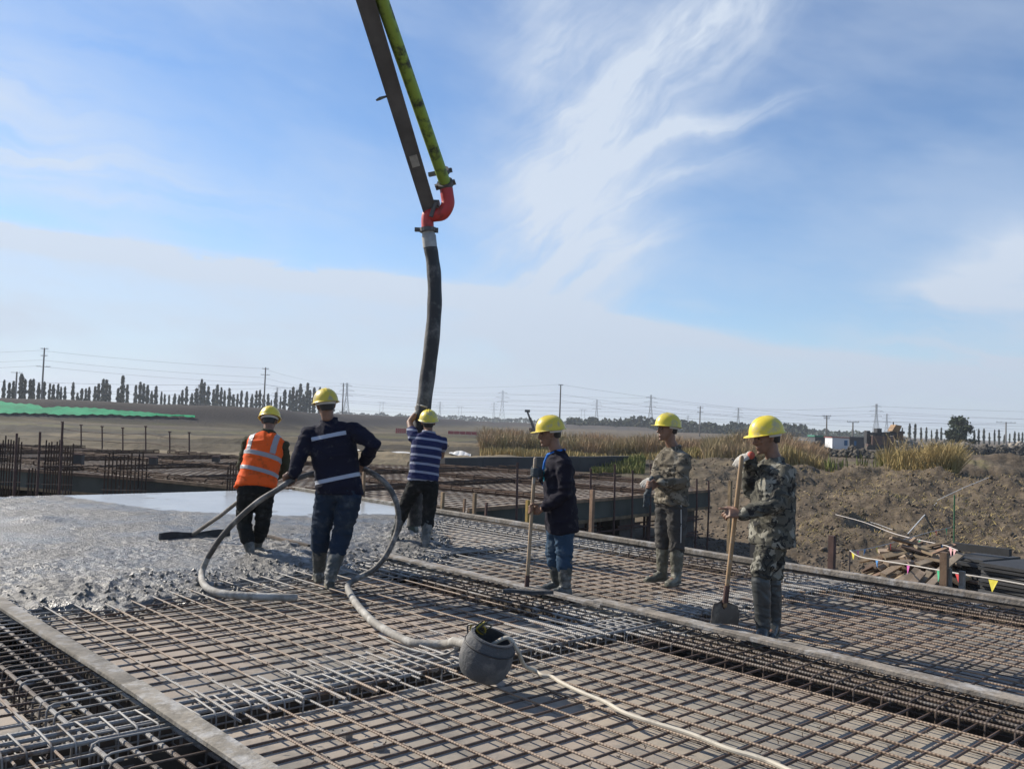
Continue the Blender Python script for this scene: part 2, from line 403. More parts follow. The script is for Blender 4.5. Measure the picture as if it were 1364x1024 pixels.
def poplar(px, Y, hpx, label, group):
    p = TP(px, Y); i = rng.integers(6); s = hpx*Y/FPX/9.6
    t = thing('poplar_tree', p, label, 'poplar tree', group)
    r = Matrix.Rotation(rng.uniform(0, 6.28), 3, 'Z')
    for nm, me in (('crown', POP[i][0]), ('trunk', POP[i][1])):
        inst(nm, me, t, p, r, (s*rng.uniform(.9, 1.15),)*2+(s,))
x = 2.0
while x < 446:
    if not (88 < x < 94 or 146 < x < 150):
        big = 1.0+.15*math.sin(x*.05)
        Y = 205+x*.28; hp = (31+rng.uniform(0, 12))*big*(1.1 if x < 120 else 1)
        poplar(x, Y, hp, 'slim dark poplar in the row along the embankment with the green net', 'poplars along the left embankment')
    x += rng.choice([4.4, 5.2, 6.0, 7.2, 11.0], p=[.24, .3, .24, .16, .06])
for x, hp in ((1202, 19), (1212, 22), (1219, 24), (1227, 23), (1234, 21), (1241, 20), (1248, 22), (1254, 20), (1298, 20), (1304, 19), (1311, 20), (1318, 19), (1325, 21), (1331, 20), (1338, 16), (1345, 17), (1352, 18), (1357, 17), (1362, 20), (1372, 22), (1380, 20)):
    poplar(x, 250, hp+rng.uniform(0, 3), 'dark green poplar in the row beyond the rubble heap', 'poplars beyond the rubble heap')
# broad round tree
def round_tree(px, Y, w, h):
    p = TP(px, Y); t = thing('broad_tree', p, 'broad bushy green tree rising behind the rubble heap', 'tree')
    g = np.random.default_rng(5); C = []
    for k in range(46):
        a = g.uniform(0, 6.28); zt = g.uniform(.18, .98); rad = w*.5*(math.sin(math.pi*min(1, zt*.8+.18))**.7)*math.sqrt(g.uniform(.1, 1))
        c = np.array([rad*math.cos(a), rad*math.sin(a), h*zt]); n = int(g.integers(50, 95))
        C.append(c+g.normal(size=(n, 3))*np.array([w*.075, w*.075, h*.05]))
    V, F = leaf_cloud(np.concatenate(C), .16, 3)
    arr_mesh('crown', V, F, m_leaf2, parent=t)
    b = MB(); b.tube([(0, 0, -.3), (.1, 0, h*.3), (0, .1, h*.7)], [.2, .14, .05], 8)
    for k in range(12):
        a = k*2.1; b.tube([(0, 0, h*(.15+.05*k)), (w*.36*math.cos(a), w*.36*math.sin(a), h*(.33+.05*k))], [.07, .02], 5)
    for v in range(len(b.v)): b.v[v] = tuple(Vector(b.v[v])+p)
    b.build('trunk', m_trunk, t)
round_tree(1278, 150, 4.6, 5.2)
# far-off woods that read as one mass
def woods(px0, px1, Y0, Y1, hpx, n, seed, label):
    g = np.random.default_rng(seed); px = g.uniform(px0, px1, n); Y = g.uniform(Y0, Y1, n)
    xs = np.array([(ray(p, 570).x*y/ray(p, 570).y) for p, y in zip(px, Y)]); base = terrain(xs, Y)
    hh = hpx*Y/FPX*(0.55+.45*vn(px*.13, px*0+seed, 3)+.35*vn(px*.5, px*0, 5))
    pts = np.stack([xs, Y, base+hh*g.uniform(0.02, 1, n)**.8], 1)
    V, F = leaf_cloud(pts, float(np.mean(hh))*.16, seed)
    arr_mesh('distant_woods', V, F, m_leaf2, kind='stuff', label=label)
woods(755, 1075, 420, 480, 13, 5200, 1, 'dark band of trees on the horizon beyond the reeds')
woods(1060, 1180, 520, 600, 9, 1500, 6, 'thin far band of trees behind the site cabins')
woods(440, 760, 800, 900, 8, 3200, 2, 'pale far treeline on the horizon behind the striped shirt')
woods(-60, 450, 300, 330, 7, 3000, 4, 'low scrub under the poplars on the left')

def pylon(px, ytop, Y, kind, label, w=1.0):
    p = TP(px, Y); top = PX(px, ytop, Y); h = top.z-p.z
    t = thing('lattice_pylon', p, label, 'pylon', 'transmission pylons on the horizon')
    bw = h*.11*w; tw = h*.018
    def lv(f): return bw+(tw-bw)*min(1, f/.72)**.8
    b = MB(); cs = [(-1, -1), (1, -1), (1, 1), (-1, 1)]; lev = [0, .16, .3, .42, .53, .62, .7, .78, .86, .93, 1.0]
    th = h*.0055
    if kind == 'twin':
        # two leaning masts joined by a beam, arms as a wide cup
        for sx in (-1, 1):
            for k in range(6):
                f0, f1 = k/6, (k+1)/6
                for o in (-.012, .012):
                    b.bar(p+Vector((sx*h*(.10-.02*f0)+o*h, 0, h*f0)), p+Vector((sx*h*(.10-.02*f1)+o*h, 0, h*f1)), th, th)
                b.bar(p+Vector((sx*h*(.10-.02*f0)-.012*h, 0, h*f0)), p+Vector((sx*h*(.10-.02*f1)+.012*h, 0, h*f1)), th*.8, th*.8)
        b.build('tower', m_steel, t, smooth=False)
        a = MB(); 
        for z_ in (1.0, .955): a.bar(p+Vector((-h*.22, 0, h*z_)), p+Vector((h*.22, 0, h*z_)), th, th)
        for k in range(-5, 6): a.bar(p+Vector((h*.04*k, 0, h*.955)), p+Vector((h*.04*(k+.5), 0, h)), th*.7, th*.7)
        a.build('cross_arm', m_steel, t, smooth=False)
    else:
        for f0, f1 in zip(lev[:-1], lev[1:]):
            for q in range(4):
                c0, c1 = cs[q], cs[(q+1) % 4]; w0, w1 = lv(f0), lv(f1)
                A0 = p+Vector((c0[0]*w0, c0[1]*w0, h*f0)); A1 = p+Vector((c0[0]*w1, c0[1]*w1, h*f1)); B0 = p+Vector((c1[0]*w0, c1[1]*w0, h*f0)); B1 = p+Vector((c1[0]*w1, c1[1]*w1, h*f1))
                b.bar(A0, A1, th, th); b.bar(A0, B1, th*.7, th*.7); b.bar(B0, A1, th*.7, th*.7); b.bar(A1, B1, th*.6, th*.6)
        b.build('tower', m_steel, t, smooth=False)
        for f, L in ((.66, .15), (.79, .19), (.92, .13)):
            a = MB(); 
            for sx in (-1, 1):
                e = p+Vector((sx*h*L, 0, h*f+h*.01))
                a.bar(p+Vector((sx*lv(f), 0, h*f)), e, th, th); a.bar(p+Vector((sx*lv(f), 0, h*(f+.045))), e, th*.8, th*.8)
                a.bar(e, e-Vector((0, 0, h*.035)), th*.7, th*.7)
            a.build('cross_arm', m_steel, t, smooth=False)
    return p, h
PY = [(262, 512, 700, 'a', 'small hazy pylon behind the poplars left of the orange vest'), (367, 516, 720, 'a', 'slender hazy pylon just left of the dark jacketed worker'),
      (460, 510, 420, 'a', 'tall lattice pylon right of the dark jacketed worker\'s helmet'), (507, 535, 700, 'twin', 'two legged pylon between the dark jacket and the hose'),
      (585, 535, 640, 'a', 'slim pylon just right of the black hose end'), (612, 541, 700, 'twin', 'wide twin mast pylon right of the striped shirt worker'),
      (657, 536, 760, 'a', 'fainter thin pylon beside the sturdy one in the middle'), (668, 520, 560, 'a', 'sturdy lattice pylon left of the leaning rig mast'),
      (776, 545, 640, 'twin', 'short twin pylon right of the blue collar worker'), (794, 532, 640, 'a', 'pylon between the blue collar worker and the camouflage worker'),
      (866, 526, 520, 'a', 'bold pylon just left of the camouflage worker\'s helmet'), (916, 553, 640, 'a', 'stubby pylon right of the camouflage worker\'s helmet'), (983, 543, 520, 'a', 'pylon left of the shovel holder\'s helmet'),
      (1167, 538, 420, 'a', 'dark pylon standing above the rubble heap machine'), (1181, 551, 700, 'a', 'faint pylon just behind the rubble heap machine')]
PYL = [pylon(*q) for q in PY]
def upole(px, ytop, ybase_Y, arms, label, r=.16):
    Y = ybase_Y; p = TP(px, Y); top = PX(px, ytop, Y); h = top.z-p.z
    t = thing('utility_pole', p, label, 'utility pole', 'poles carrying power lines')
    b = MB(); b.tube([p-Vector((0, 0, .5)), p+Vector((0, 0, h*.5)), p+Vector((0, 0, h))], [r, r*.85, r*.65], 8); b.build('pole', m_pole, t)
    for f, L in arms:
        a = MB(); a.bar(p+Vector((-L, 0, h*f)), p+Vector((L, 0, h*f)), .09, .09)
        for k in (-.92, -.5, .5, .92): a.tube([p+Vector((L*k, 0, h*f)), p+Vector((L*k, 0, h*f+.25))], .04, 5)
        a.build('cross_arm', m_steel, t)
    return top
UP = [upole(53, 463, 190, [(.985, .8), (.88, .7), (.72, 1.5)], 'tall utility pole with several cross arms at far left', .22),
      upole(18, 495, 230, [(.98, 1.5)], 'shorter utility pole with one cross arm at the far left edge', .3),
      upole(350, 489, 200, [(.97, .7), (.86, 1.0)], 'utility pole rising from the poplars right of the orange vest', .2),
      upole(455, 510, 330, [(.97, 1.2)], 'dark pole standing against the tall lattice pylon', .3),
      upole(745, 512, 190, [(.985, .5)], 'slender black pole above the blue collar worker\'s helmet', .2),
      upole(932, 541, 230, [(.95, .8), (.8, .8)], 'pole right of the camouflage worker with two short arms', .2),
      upole(1101, 553, 150, [(.97, .7), (.9, .5)], 'pole beside the white site cabin', .15),
      upole(1136, 562, 150, [(.99, 1.0)], 'short bare pole right of the white site cabin', .16),
      upole(1340, 562, 180, [(.98, 2.0)], 'pole with a wide cross arm at the right above the rubble', .17)]
m_wire = mat('wire', (.10, .11, .12), .6)
def wire_line(ends, offs, sag, label):
    c = ends[0]; t = thing('power_line', c, label, 'power line', 'power lines across the sky')
    for dz, dyy in offs:
        b = MB(); pts = []
        for a, e in zip(ends[:-1], ends[1:]):
            for k in range(13):
                f = k/12; q = a.lerp(e, f); q = q+Vector((0, dyy, dz-sag*4*f*(1-f)*(e-a).length)); pts.append(q)
        b.tube(pts, .000085*sum(q.y for q in pts)/len(pts), 4, cap=False); b.build('wire', m_wire, t)
def WP(px, py, Y): return PX(px, py, Y)
wire_line([WP(-500, 478, 190), UP[0]+Vector((0, 0, -.6)), UP[2]+Vector((0, 0, -.3)), WP(455, 510, 330), UP[4], WP(1101, 555, 190)], [(0, 0), (-2.0, .8), (-3.4, -.8)], .008, 'upper power line running from the far left pole to the middle pole')
wire_line([WP(-500, 500, 230), WP(18, 508, 230), WP(350, 512, 230), WP(668, 535, 560), WP(866, 536, 520), WP(1167, 548, 420), WP(1700, 566, 420)], [(0, 0), (-2.5, 2), (-5, -2)], .007, 'sagging power line strung along the pylons right of the hose')
wire_line([WP(-500, 520, 420), WP(460, 514, 420), WP(668, 524, 560), WP(866, 530, 520), WP(983, 546, 520), WP(1167, 541, 420), WP(1800, 552, 420)], [(0, 0), (-3.6, 3), (-7, -3)], .007, 'power line between the tall lattice pylon and the right hand pylon')
wire_line([WP(507, 538, 700), WP(612, 543, 700), WP(776, 547, 640), WP(983, 552, 560), WP(1340, 565, 400)], [(0, 0), (-3, 2)], .006, 'low power line joining the twin pylons')

# green dust net on the embankment
m_net = mat('green net', (.02, .42, .17), .75, bump=.4, bscale=1.2, var=.3, vscale=.6, coord='Position')
g0, g1 = (-150, 88), (-38, 128)
N1, N2 = 140, 9; V = []
dirx, diry = (g1[0]-g0[0]), (g1[1]-g0[1]); LL = math.hypot(dirx, diry); dirx /= LL; diry /= LL; nx_, ny_ = diry, -dirx
for i in range(N1):
    f = i/(N1-1); s_ = LL*(.60+.34*f)
    lo = 10.8+.10*math.sin(i*.7)+.12*math.sin(i*.23)-1.2*f; hi = 6.8+.1*math.sin(i*.31)+2.5*max(0, f-.35)/.65+.9*math.exp(-((f-.56)/.025)**2)
    lo = max(lo, hi+.02+.3*(1-f))
    for j in range(N2):
        d = lo+(hi-lo)*j/(N2-1); xx = g0[0]+dirx*s_+nx_*d; yy = g0[1]+diry*s_+ny_*d
        V.append((xx, yy, tz(xx, yy)+.20+.07*math.sin(i*1.7+j*2.3)))
arr_mesh('dust_net', V, grid_faces(N1, N2), m_net, loc=V[N1//2*N2], smooth=True, label='bright green dust net spread over the long earth embankment', cat='dust net')
# small far buildings
m_cabw = mat('cabin white', (.6, .62, .64), .6); m_cabg = mat('cabin green', (.03, .17, .11), .6); m_cabr = mat('cabin red', (.22, .05, .045), .6); m_cabd = mat('cabin dark', (.05, .055, .06), .7); m_glassb = mat('window blue', (.02, .12, .25), .2)
def cabin(px0, px1, ytop, Y, depth, wm, rm, label, win=(), roofh=.25, name='site_cabin'):
    a = TP(px0, Y); c = TP(px1, Y); zt = PX((px0+px1)/2, ytop, Y).z; z0 = min(a.z, c.z)-.4
    t = thing(name, ((a.x+c.x)/2, Y, z0+.4), label, 'cabin')
    w = c.x-a.x; b = MB(); b.box(((a.x+c.x)/2, Y+depth/2, (z0+zt)/2), w, depth, zt-z0); b.build('wall', wm, t, smooth=False)
    r = MB(); r.box(((a.x+c.x)/2, Y+depth/2, zt+roofh/2), w+.3, depth+.3, roofh); r.build('roof', rm, t, smooth=False)
    for f0, f1, h0, h1, m in win:
        q = MB(); q.box((a.x+w*(f0+f1)/2, Y-.02, z0+.4+(zt-z0-.4)*(h0+h1)/2), w*(f1-f0), .06, (zt-z0-.4)*(h1-h0)); q.build('window' if m is m_glassb else 'door', m, t, smooth=False)
cabin(1109, 1131, 583, 130, 3, m_cabw, m_cabr, 'white site cabin with a thin red roof', [(.72, .92, .35, .8, m_glassb), (.1, .3, .02, .75, m_cabw)], .12)
cabin(1132, 1152, 584, 134, 3, m_cabd, m_cabd, 'dark low cabin just right of the white one', [(.3, .45, .3, .75, m_glassb)])
cabin(1086, 1107, 582, 140, 3, m_cabd, m_cabg, 'dark shed with a green roof left of the white cabin', [(.2, .5, .05, .7, m_cabd)])
cabin(1053, 1078, 586, 240, 4, m_cabw, m_cabw, 'long pale low shed far behind the shovel holder', [(.2, .3, .3, .7, m_glassb)], .2)
cabin(282, 296, 545, 190, 3, m_cabg, m_cabg, 'small green box shed below the poplars left of the orange vest', [(.3, .5, .1, .8, m_cabd)], .15)
m_red = mat('red sheet', (.36, .07, .07), .7, bump=.4, bscale=1.0)
for (x0, x1, yt, Y, lb) in ((597, 636, 574.5, 120, 'long red hoarding on the ground behind the striped shirt worker'), (527, 541, 570.5, 125, 'short red hoarding between the dark jacket and the hose')):
    a, c = TP(x0, Y), TP(x1, Y); t = thing('red_hoarding', (a+c)/2, lb, 'hoarding')
    n = 5; zt = PX((x0+x1)/2, yt, Y).z
    for k in range(n):
        b = MB(); f0, f1 = k/n, (k+1)/n
        b.box((a.x+(c.x-a.x)*(f0+f1)/2, Y, (a.z-.2+zt)/2), (c.x-a.x)/n-.04, .05, zt-a.z+.2); b.build('panel', m_red, t, smooth=False)
# heap of broken rock, right
m_rock = mat('rubble', (.30, .265, .22), .9, rnd=0, var=.75, vscale=.35, coord='Position')
def rock_heap(name, px0, px1, Y, hfun, n, size, seed, label, depth=3.0, m=None):
    g = np.random.default_rng(seed); V = []; F = []
    base = np.array([[1, 0, 0], [-1, 0, 0], [0, 1, 0], [0, -1, 0], [0, 0, 1], [0, 0, -1]], float)
    tri = np.array([[0, 2, 4], [2, 1, 4], [1, 3, 4], [3, 0, 4], [2, 0, 5], [1, 2, 5], [3, 1, 5], [0, 3, 5]])
    cubec = np.array([[i, j, k] for i in (-.7, .7) for j in (-.7, .7) for k in (-.7, .7)])
    quad = [(0, 1, 3, 2), (4, 6, 7, 5), (0, 4, 5, 1), (2, 3, 7, 6), (0, 2, 6, 4), (1, 5, 7, 3)]
    for i in range(n):
        p = px0+(px1-px0)*g.random(); q = g.random(); d = ray(p, 575); yy = Y+depth*q; xx = d.x*yy/d.y
        hh = hfun((p-px0)/(px1-px0))*math.sin(math.pi*min(1, q*.75+.06))
        z = tz(xx, yy)+hh*g.uniform(.25, 1)
        s = size*g.uniform(.5, 1.5); Rm = np.linalg.qr(g.normal(size=(3, 3)))[0]
        pts = (cubec*g.uniform(.5, 1.2, (8, 3)))@Rm*s+np.array([xx, yy, z]); o = len(V); V += pts.tolist(); F += [[a+o for a in f] for f in quad]
    arr_mesh(name, V, F, m or m_rock, kind='stuff', label=label)
rock_heap('rubble_heap', 1158, 1420, 120, lambda f: 1.45+.5*math.sin(f*19)+.5*math.sin(f*7+1)+.25*math.sin(f*41), 3600, .30, 4, 'long heap of broken grey rock in front of the poplars', 4.0)
m_spoil = mat('dark spoil', (.085, .075, .06), .95, var=.5, vscale=.6, coord='Position')
rock_heap('spoil_heap', 1235, 1420, 100, lambda f: .95+.4*abs(math.sin(f*26)), 1500, .26, 5, 'row of small dark spoil mounds in front of the rock heap', 2.5, m_spoil)
rock_heap('clods', 1030, 1180, 62, lambda f: .35+.2*math.sin(f*20), 380, .17, 6, 'dark clods on the spoil bank', 3, m_spoil)
# machine at the end of the rubble: dark red chassis, conveyor, orange hopper
m_or = mat('hopper orange', (.28, .16, .06), .6, var=.5, vscale=1.0); m_dred = mat('chassis red', (.105, .06, .05), .7, var=.4, vscale=1.0); m_blk = mat('machine black', (.02, .02, .022), .6)
def machine():
    Y = 118; o = TP(1165, Y); U_ = Y/FPX
    t = thing('crushing_machine', o, 'dark red crushing machine with an orange hopper at the rubble heap', 'machine')
    def p(px, py, dyy=0): return PX(px, py, Y+dyy)
    b = MB(); a, c = p(1158, 580), p(1186, 596); b.box((a+c)/2, abs(c.x-a.x), 2.0, a.z-c.z); b.build('chassis', m_dred, t, smooth=False)
    b = MB(); b.bar(p(1153, 578), p(1203, 576), 1.0, .32); b.bar(p(1158, 581.5, -.3), p(1190, 579, -.3), .4, .2); b.build('conveyor', m_blk, t, smooth=False)
    b = MB(); b.box(p(1155, 582), .45, .9, 1.7); b.build('drive_post', m_blk, t, smooth=False)
    b = MB(); b.box(p(1169, 577), .6, 1.2, 1.3); b.build('engine_box', m_blk, t, smooth=False)
    b = MB(); q = [p(1185, 574), p(1190, 565.5), p(1198, 567), p(1194, 576)]
    b.loft([[v+Vector((0, -.8, 0)) for v in q], [v+Vector((0, .8, 0)) for v in q]]); b.build('hopper', m_or, t, smooth=False)
    b = MB(); q = [p(1191, 578), p(1200, 574), p(1201, 586), p(1193, 586)]
    b.loft([[v+Vector((0, -.6, 0)) for v in q], [v+Vector((0, .6, 0)) for v in q]]); b.build('feeder', m_dred, t, smooth=False)
    for k in range(3):
        b = MB(); b.tube([p(1160+k*8, 597, -1.1), p(1160+k*8, 597, 1.1)], .5, 12); b.build('wheel', m_blk, t)
    b = MB(); b.tube([p(1190, 566), p(1190, 562)], .07, 6); b.build('exhaust_pipe', m_blk, t)
machine()
# leaning mast of a piling rig
def rig():
    Y = 160; o = TP(712, Y); t = thing('piling_rig', o, 'leaning dark mast of a piling rig beyond the reeds', 'piling rig')
    b = MB(); a, c = PX(713, 578, Y), PX(702.5, 548, Y); b.bar(a, c, .34, .34); b.build('mast', m_blk, t, smooth=False)
    b = MB(); b.bar(PX(713.5, 574, Y), PX(707, 556, Y), .16, .16); b.build('brace', m_dred, t, smooth=False)
    b = MB(); b.box(c+Vector((0, 0, .1)), .95, .5, .45); b.build('mast_head', m_blk, t, smooth=False)
    b = MB(); b.box(o+Vector((.5, 0, .7)), 3.0, 2.2, 1.5); b.build('body', m_dred, t, smooth=False)
rig()
# ---------------------------------------------------------------- reeds and weeds
def blades(px0, px1, Y0, Y1, h, n, seed, name, label, m, w=.012, top=None, lean=.25, nodes=3, pos=None):
    g = np.random.default_rng(seed)
    if pos is None:
        px = g.uniform(px0, px1, n); Y = g.uniform(Y0, Y1, n); sl_ = np.array([ray(p, 575).x/ray(p, 575).y for p in (px0, px1)])
        x = (sl_[0]+(sl_[1]-sl_[0])*(px-px0)/(px1-px0))*Y
        keep = vn(x*.5, Y*.5, seed)+g.uniform(-.25, .25, n) > .33; x, Y = x[keep], Y[keep]
    else: x, Y = pos
    n = len(x); z = terrain(x, Y); H_ = h*(.55+.55*vn(x*.35, Y*.35, seed+3))*g.uniform(.6, 1.1, n)
    an = g.uniform(0, 6.28, n); ln = H_*lean*g.uniform(.2, 1.3, n); wa = g.uniform(0, 6.28, n)
    ws = w*g.uniform(.6, 1.4, n); V = np.zeros((n, 2*nodes, 3))
    for k in range(nodes):
        f = k/(nodes-1); wid = ws*(1.0, 1.25, .35)[k] if nodes == 3 else ws
        cx = x+np.cos(an)*ln*f*f; cy = Y+np.sin(an)*ln*f*f; cz = z-.05+H_*f
        V[:, 2*k, 0] = cx-np.cos(wa)*wid; V[:, 2*k, 1] = cy-np.sin(wa)*wid; V[:, 2*k, 2] = cz
        V[:, 2*k+1, 0] = cx+np.cos(wa)*wid; V[:, 2*k+1, 1] = cy+np.sin(wa)*wid; V[:, 2*k+1, 2] = cz
    o = np.arange(n)[:, None]*(2*nodes); F = np.concatenate([o+np.array([2*k, 2*k+1, 2*k+3, 2*k+2]) for k in range(nodes-1)])
    ob = arr_mesh(name, V.reshape(-1, 3), F, m, kind='stuff', label=label)
    return ob
def reedmat(name, c1, c2, c3):
    m = mat(name, c1, .85, spec=.2); t = m.node_tree; b = t.nodes['Principled BSDF']
    pos = t.nodes.new('ShaderNodeNewGeometry').outputs['Position']
    c = mixc(t, nz(t, pos, .25, 4, .6).step(.4, .6), c1, c2); c = mixc(t, nz(t, pos, 1.7, 3, .6).step(.45, .65)*.7, c, c3)
    t.links.new(c, b.inputs['Base Color']); 
    b.inputs['Subsurface Weight'].default_value = 0
    return m
m_reed = reedmat('dry reed', (.34, .235, .145), (.25, .215, .11), (.42, .31, .20))
m_reed2 = reedmat('yellow reed', (.36, .27, .12), (.28, .23, .09), (.45, .35, .17))
m_green = reedmat('green weeds', (.10, .13, .035), (.16, .16, .05), (.21, .19, .08))
blades(640, 1012, 52, 62, 1.45, 36000, 1, 'reeds', 'wide belt of dry russet reeds behind the second foundation', m_reed, .016, lean=.4)
blades(940, 1100, 40, 50, 1.25, 16000, 2, 'reeds', 'tall dry reeds left and right of the shovel holder', m_reed, .011, lean=.5)
blades(1040, 1098, 40, 44, 1.2, 2500, 8, 'reeds', 'sparse reeds right of the shovel holder', m_reed2, .016)
blades(1180, 1274, 35.5, 40.5, 2.1, 24000, 3, 'reeds', 'clump of golden reeds on the right hand spoil bank', m_reed2, .0085, lean=.5)
blades(1100, 1180, 36, 43, .7, 2200, 4, 'weeds', 'short green weeds on the spoil bank', m_green, .014)
blades(640, 960, 47, 52, .5, 7000, 9, 'weeds', 'low dry grass in front of the reed belt', m_reed2, .02)
blades(790, 860, 36, 46, .55, 4200, 5, 'weeds', 'patch of green weeds behind the second foundation', m_green, .02)
blades(1275, 1400, 55, 85, .3, 3000, 10, 'weeds', 'yellow grass on the flat below the rock heap', m_reed2, .03)
blades(1060, 1364, 24, 36, .16, 5200, 12, 'straw', 'scattered dry straw on the spoil slope', m_reed2, .008, lean=1.6)
# ================================================================== FORMWORK DECK
m_ply = mat('plywood', (.345, .285, .225), .75, dark=(.215, .20, .172), vscale=.55, rnd=.20, dirt=(.17, .155, .135), dirtamt=.55, dscale=3.5, bump=.15, bscale=30, coord='Position')
m_plyd = mat('dirty plywood', (.13, .105, .08), .85, var=.5, vscale=3, rnd=.2, coord='Position', bump=.3, bscale=20)
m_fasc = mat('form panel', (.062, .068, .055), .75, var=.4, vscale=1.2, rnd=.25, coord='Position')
m_wood = mat('grey timber', (.25, .22, .18), .85, var=.4, vscale=6, rnd=.2, dirt=(.32, .31, .295), dirtamt=.5, dscale=7, bump=.5, bscale=25, coord='Position')
m_wood2 = mat('brown timber', (.25, .17, .10), .85, var=.4, vscale=5, rnd=.3, bump=.4, bscale=25, coord='Position')
def rebarmat(name, c1, c2, cem, direction, nearmask=True, freq=300):
    m = mat(name, c1, .62 if nearmask else .9, spec=.45 if nearmask else .15); t = m.node_tree; b = t.nodes['Principled BSDF']
    pos = t.nodes.new('ShaderNodeNewGeometry').outputs['Position']; s = t.nodes.new('ShaderNodeSeparateXYZ'); t.links.new(pos, s.inputs[0])
    px, py = X(t, s.outputs[0]), X(t, s.outputs[1]); u = px*AX.x+py*AX.y; v = px*BX.x+py*BX.y
    c = mixc(t, nz(t, pos, 1.4, 5, .65).step(.38, .62), c1, c2)
    oi = t.nodes.new('ShaderNodeObjectInfo'); c = mixc(t, X(t, oi.outputs['Random'])._op('MULTIPLY', 13.7)._op('FRACT')*.4, c, (.17, .105, .065))
    # cement slurry spilt along the cross beam, the left plank and the edge of the pour
    k1 = ((u+4.75)*(u+4.75)*-3.0).exp()*1.0; k2 = (u*-1.0-6.6).step(0, 1.6); k3 = ((v-1.9)*(v-1.9)*-5.0).exp()*.45*(u*-1.0-3.0).step(0, 2.5); k4 = ((v-5.7)*(v-5.7)*-6.0).exp()*.45*(u*-1.0-3.5).step(0, 2.0); k5 = ((v-9.0)*(v-9.0)*-8.0).exp()*.3
    msk = (k1+k2+k3+k4+k5).sat() if nearmask else (px*0.0)
    sp2 = nz(t, pos, 4.5, 5, .65)+msk*.30
    c = mixc(t, sp2.step(.60, .78), c, cem)
    t.links.new(c, b.inputs['Base Color'])
    if direction:
        w = (px*direction.x+py*direction.y)*freq
        bn = t.nodes.new('ShaderNodeBump'); bn.inputs['Strength'].default_value = .3; bn.inputs['Distance'].default_value = .003
        t.links.new(w._op('SINE').k, bn.inputs['Height']); t.links.new(bn.outputs[0], b.inputs['Normal'])
    return m
CEM = (.27, .26, .245)
m_rbA = rebarmat('rebar lengthwise', (.30, .22, .155), (.175, .12, .08), (.28, .265, .245), AX)  # paler copy: dust, plus the sunlit tops put into the colour
m_rbB = rebarmat('rebar crosswise', (.095, .058, .040), (.065, .043, .032), CEM, BX)  # darker copy: sides turned from the sun put into the colour
m_rbS = rebarmat('stirrup steel', (.095, .074, .062), (.06, .046, .038), CEM, None)
m_rbF = rebarmat('far rebar', (.17, .14, .12), (.12, .095, .08), CEM, None, False)
m_rbK = rebarmat('dark far rebar', (.05, .035, .028), (.04, .028, .024), CEM, None, False)
def unit_rod(n, m, name):
    b = MB(); b.tube([(0, 0, 0), (.5, 0, 0), (1, 0, 0)], 1.0, n); me = b.mesh(name); me.materials.append(m); smooth_mesh(me); return me
RODA, RODB, RODF = unit_rod(7, m_rbA, 'rebar a'), unit_rod(7, m_rbB, 'rebar b'), unit_rod(5, m_rbF, 'rebar f')
m_rbC = rebarmat('cage bar', (.095, .08, .068), (.05, .04, .034), (.25, .24, .225), AX); m_rbD = rebarmat('bar shadow line', (.06, .042, .032), (.045, .032, .026), CEM, None)  # the last one paints the bars' shadow lines
RODC = unit_rod(7, m_rbC, 'rebar c'); RODD = unit_rod(5, m_rbD, 'bar shadow rod')
RODK = unit_rod(5, m_rbK, 'rebar k'); RODS = unit_rod(7, m_rbS, 'rebar s')
UC = MB(); UC.box((0, 0, 0), 1, 1, 1)
def ucube(m, name):
    me = UC.mesh(name); me.materials.append(m); return me
C_PLY, C_PLYD, C_FASC = ucube(m_ply, 'ply'), ucube(m_plyd, 'trough'), ucube(m_fasc, 'fascia')
ROTA = Matrix((AX, BX, ZX)).transposed(); ROTB = Matrix((BX, -AX, ZX)).transposed()
def rod(name, me, parent, p0, p1, r):
    d = p1-p0; return inst(name, me, parent, p0, frame(d), (d.length, r, r))
deck = bpy.data.objects.new('formwork_deck', None); COL.objects.link(deck); deck.location = UV(-6, 5, -.07); tag(deck, kind='structure', label='plywood formwork deck under the bar mats')
UB = [-16.62, -12.35, -12.02, -8.6, -8.27, -4.80, -4.44, 1.2]      # bay limits along A (beam between 1-2, 3-4, 5-6)
VB = [(-2.6, 1.42), (2.12, 5.38), (6.08, 8.72)]
for (v0, v1) in VB:
    for (u0, u1) in ((UB[2], UB[3]), (UB[4], UB[5]), (UB[6], UB[7]), (UB[0], UB[1])):
        if u1 < -8.6 and v1 < 6: 
            continue
        nu = max(1, round((u1-u0)/1.83)); nv = max(1, round((v1-v0)/.915)); du = (u1-u0)/nu; dv = (v1-v0)/nv
        for i in range(nu):
            for j in range(nv):
                inst('plywood_sheet', C_PLY, deck, UV(u0+du*(i+.5), v0+dv*(j+.5), -.064+rng.uniform(-.003, .002)), ROTA, (du-.006, dv-.006, .018))
# beam troughs: bottoms and cheeks
def trough(p0, p1, w, depth):
    d = (p1-p0); L = d.length; d.normalize(); y = ZX.cross(d)
    n = max(1, round(L/2.4))
    for k in range(n):
        c = p0+d*(L*(k+.5)/n); M = Matrix((d, y, ZX)).transposed()
        inst('trough_board', C_PLYD, deck, c+ZX*(-depth-.01), M, (L/n-.005, w+.04, .02))
        for s in (-1, 1): inst('trough_board', C_PLYD, deck, c+y*(s*(w/2+.012))+ZX*(-depth/2-.05), M, (L/n-.005, .02, depth-.1))
for v0, v1 in ((1.44, 2.10), (5.40, 6.06), (8.74, 9.36)):
    for u0, u1 in ((-8.25, -4.82), (-4.42, 1.2)) if v0 < 8 else ((-16.6, -4.82), (-4.42, 1.2)):
        trough(UV(u0, (v0+v1)/2), UV(u1, (v0+v1)/2), v1-v0, .5)
for u in (-8.43, -4.62):
    trough(UV(u, -2.6), UV(u, 9.36), .33, .5)

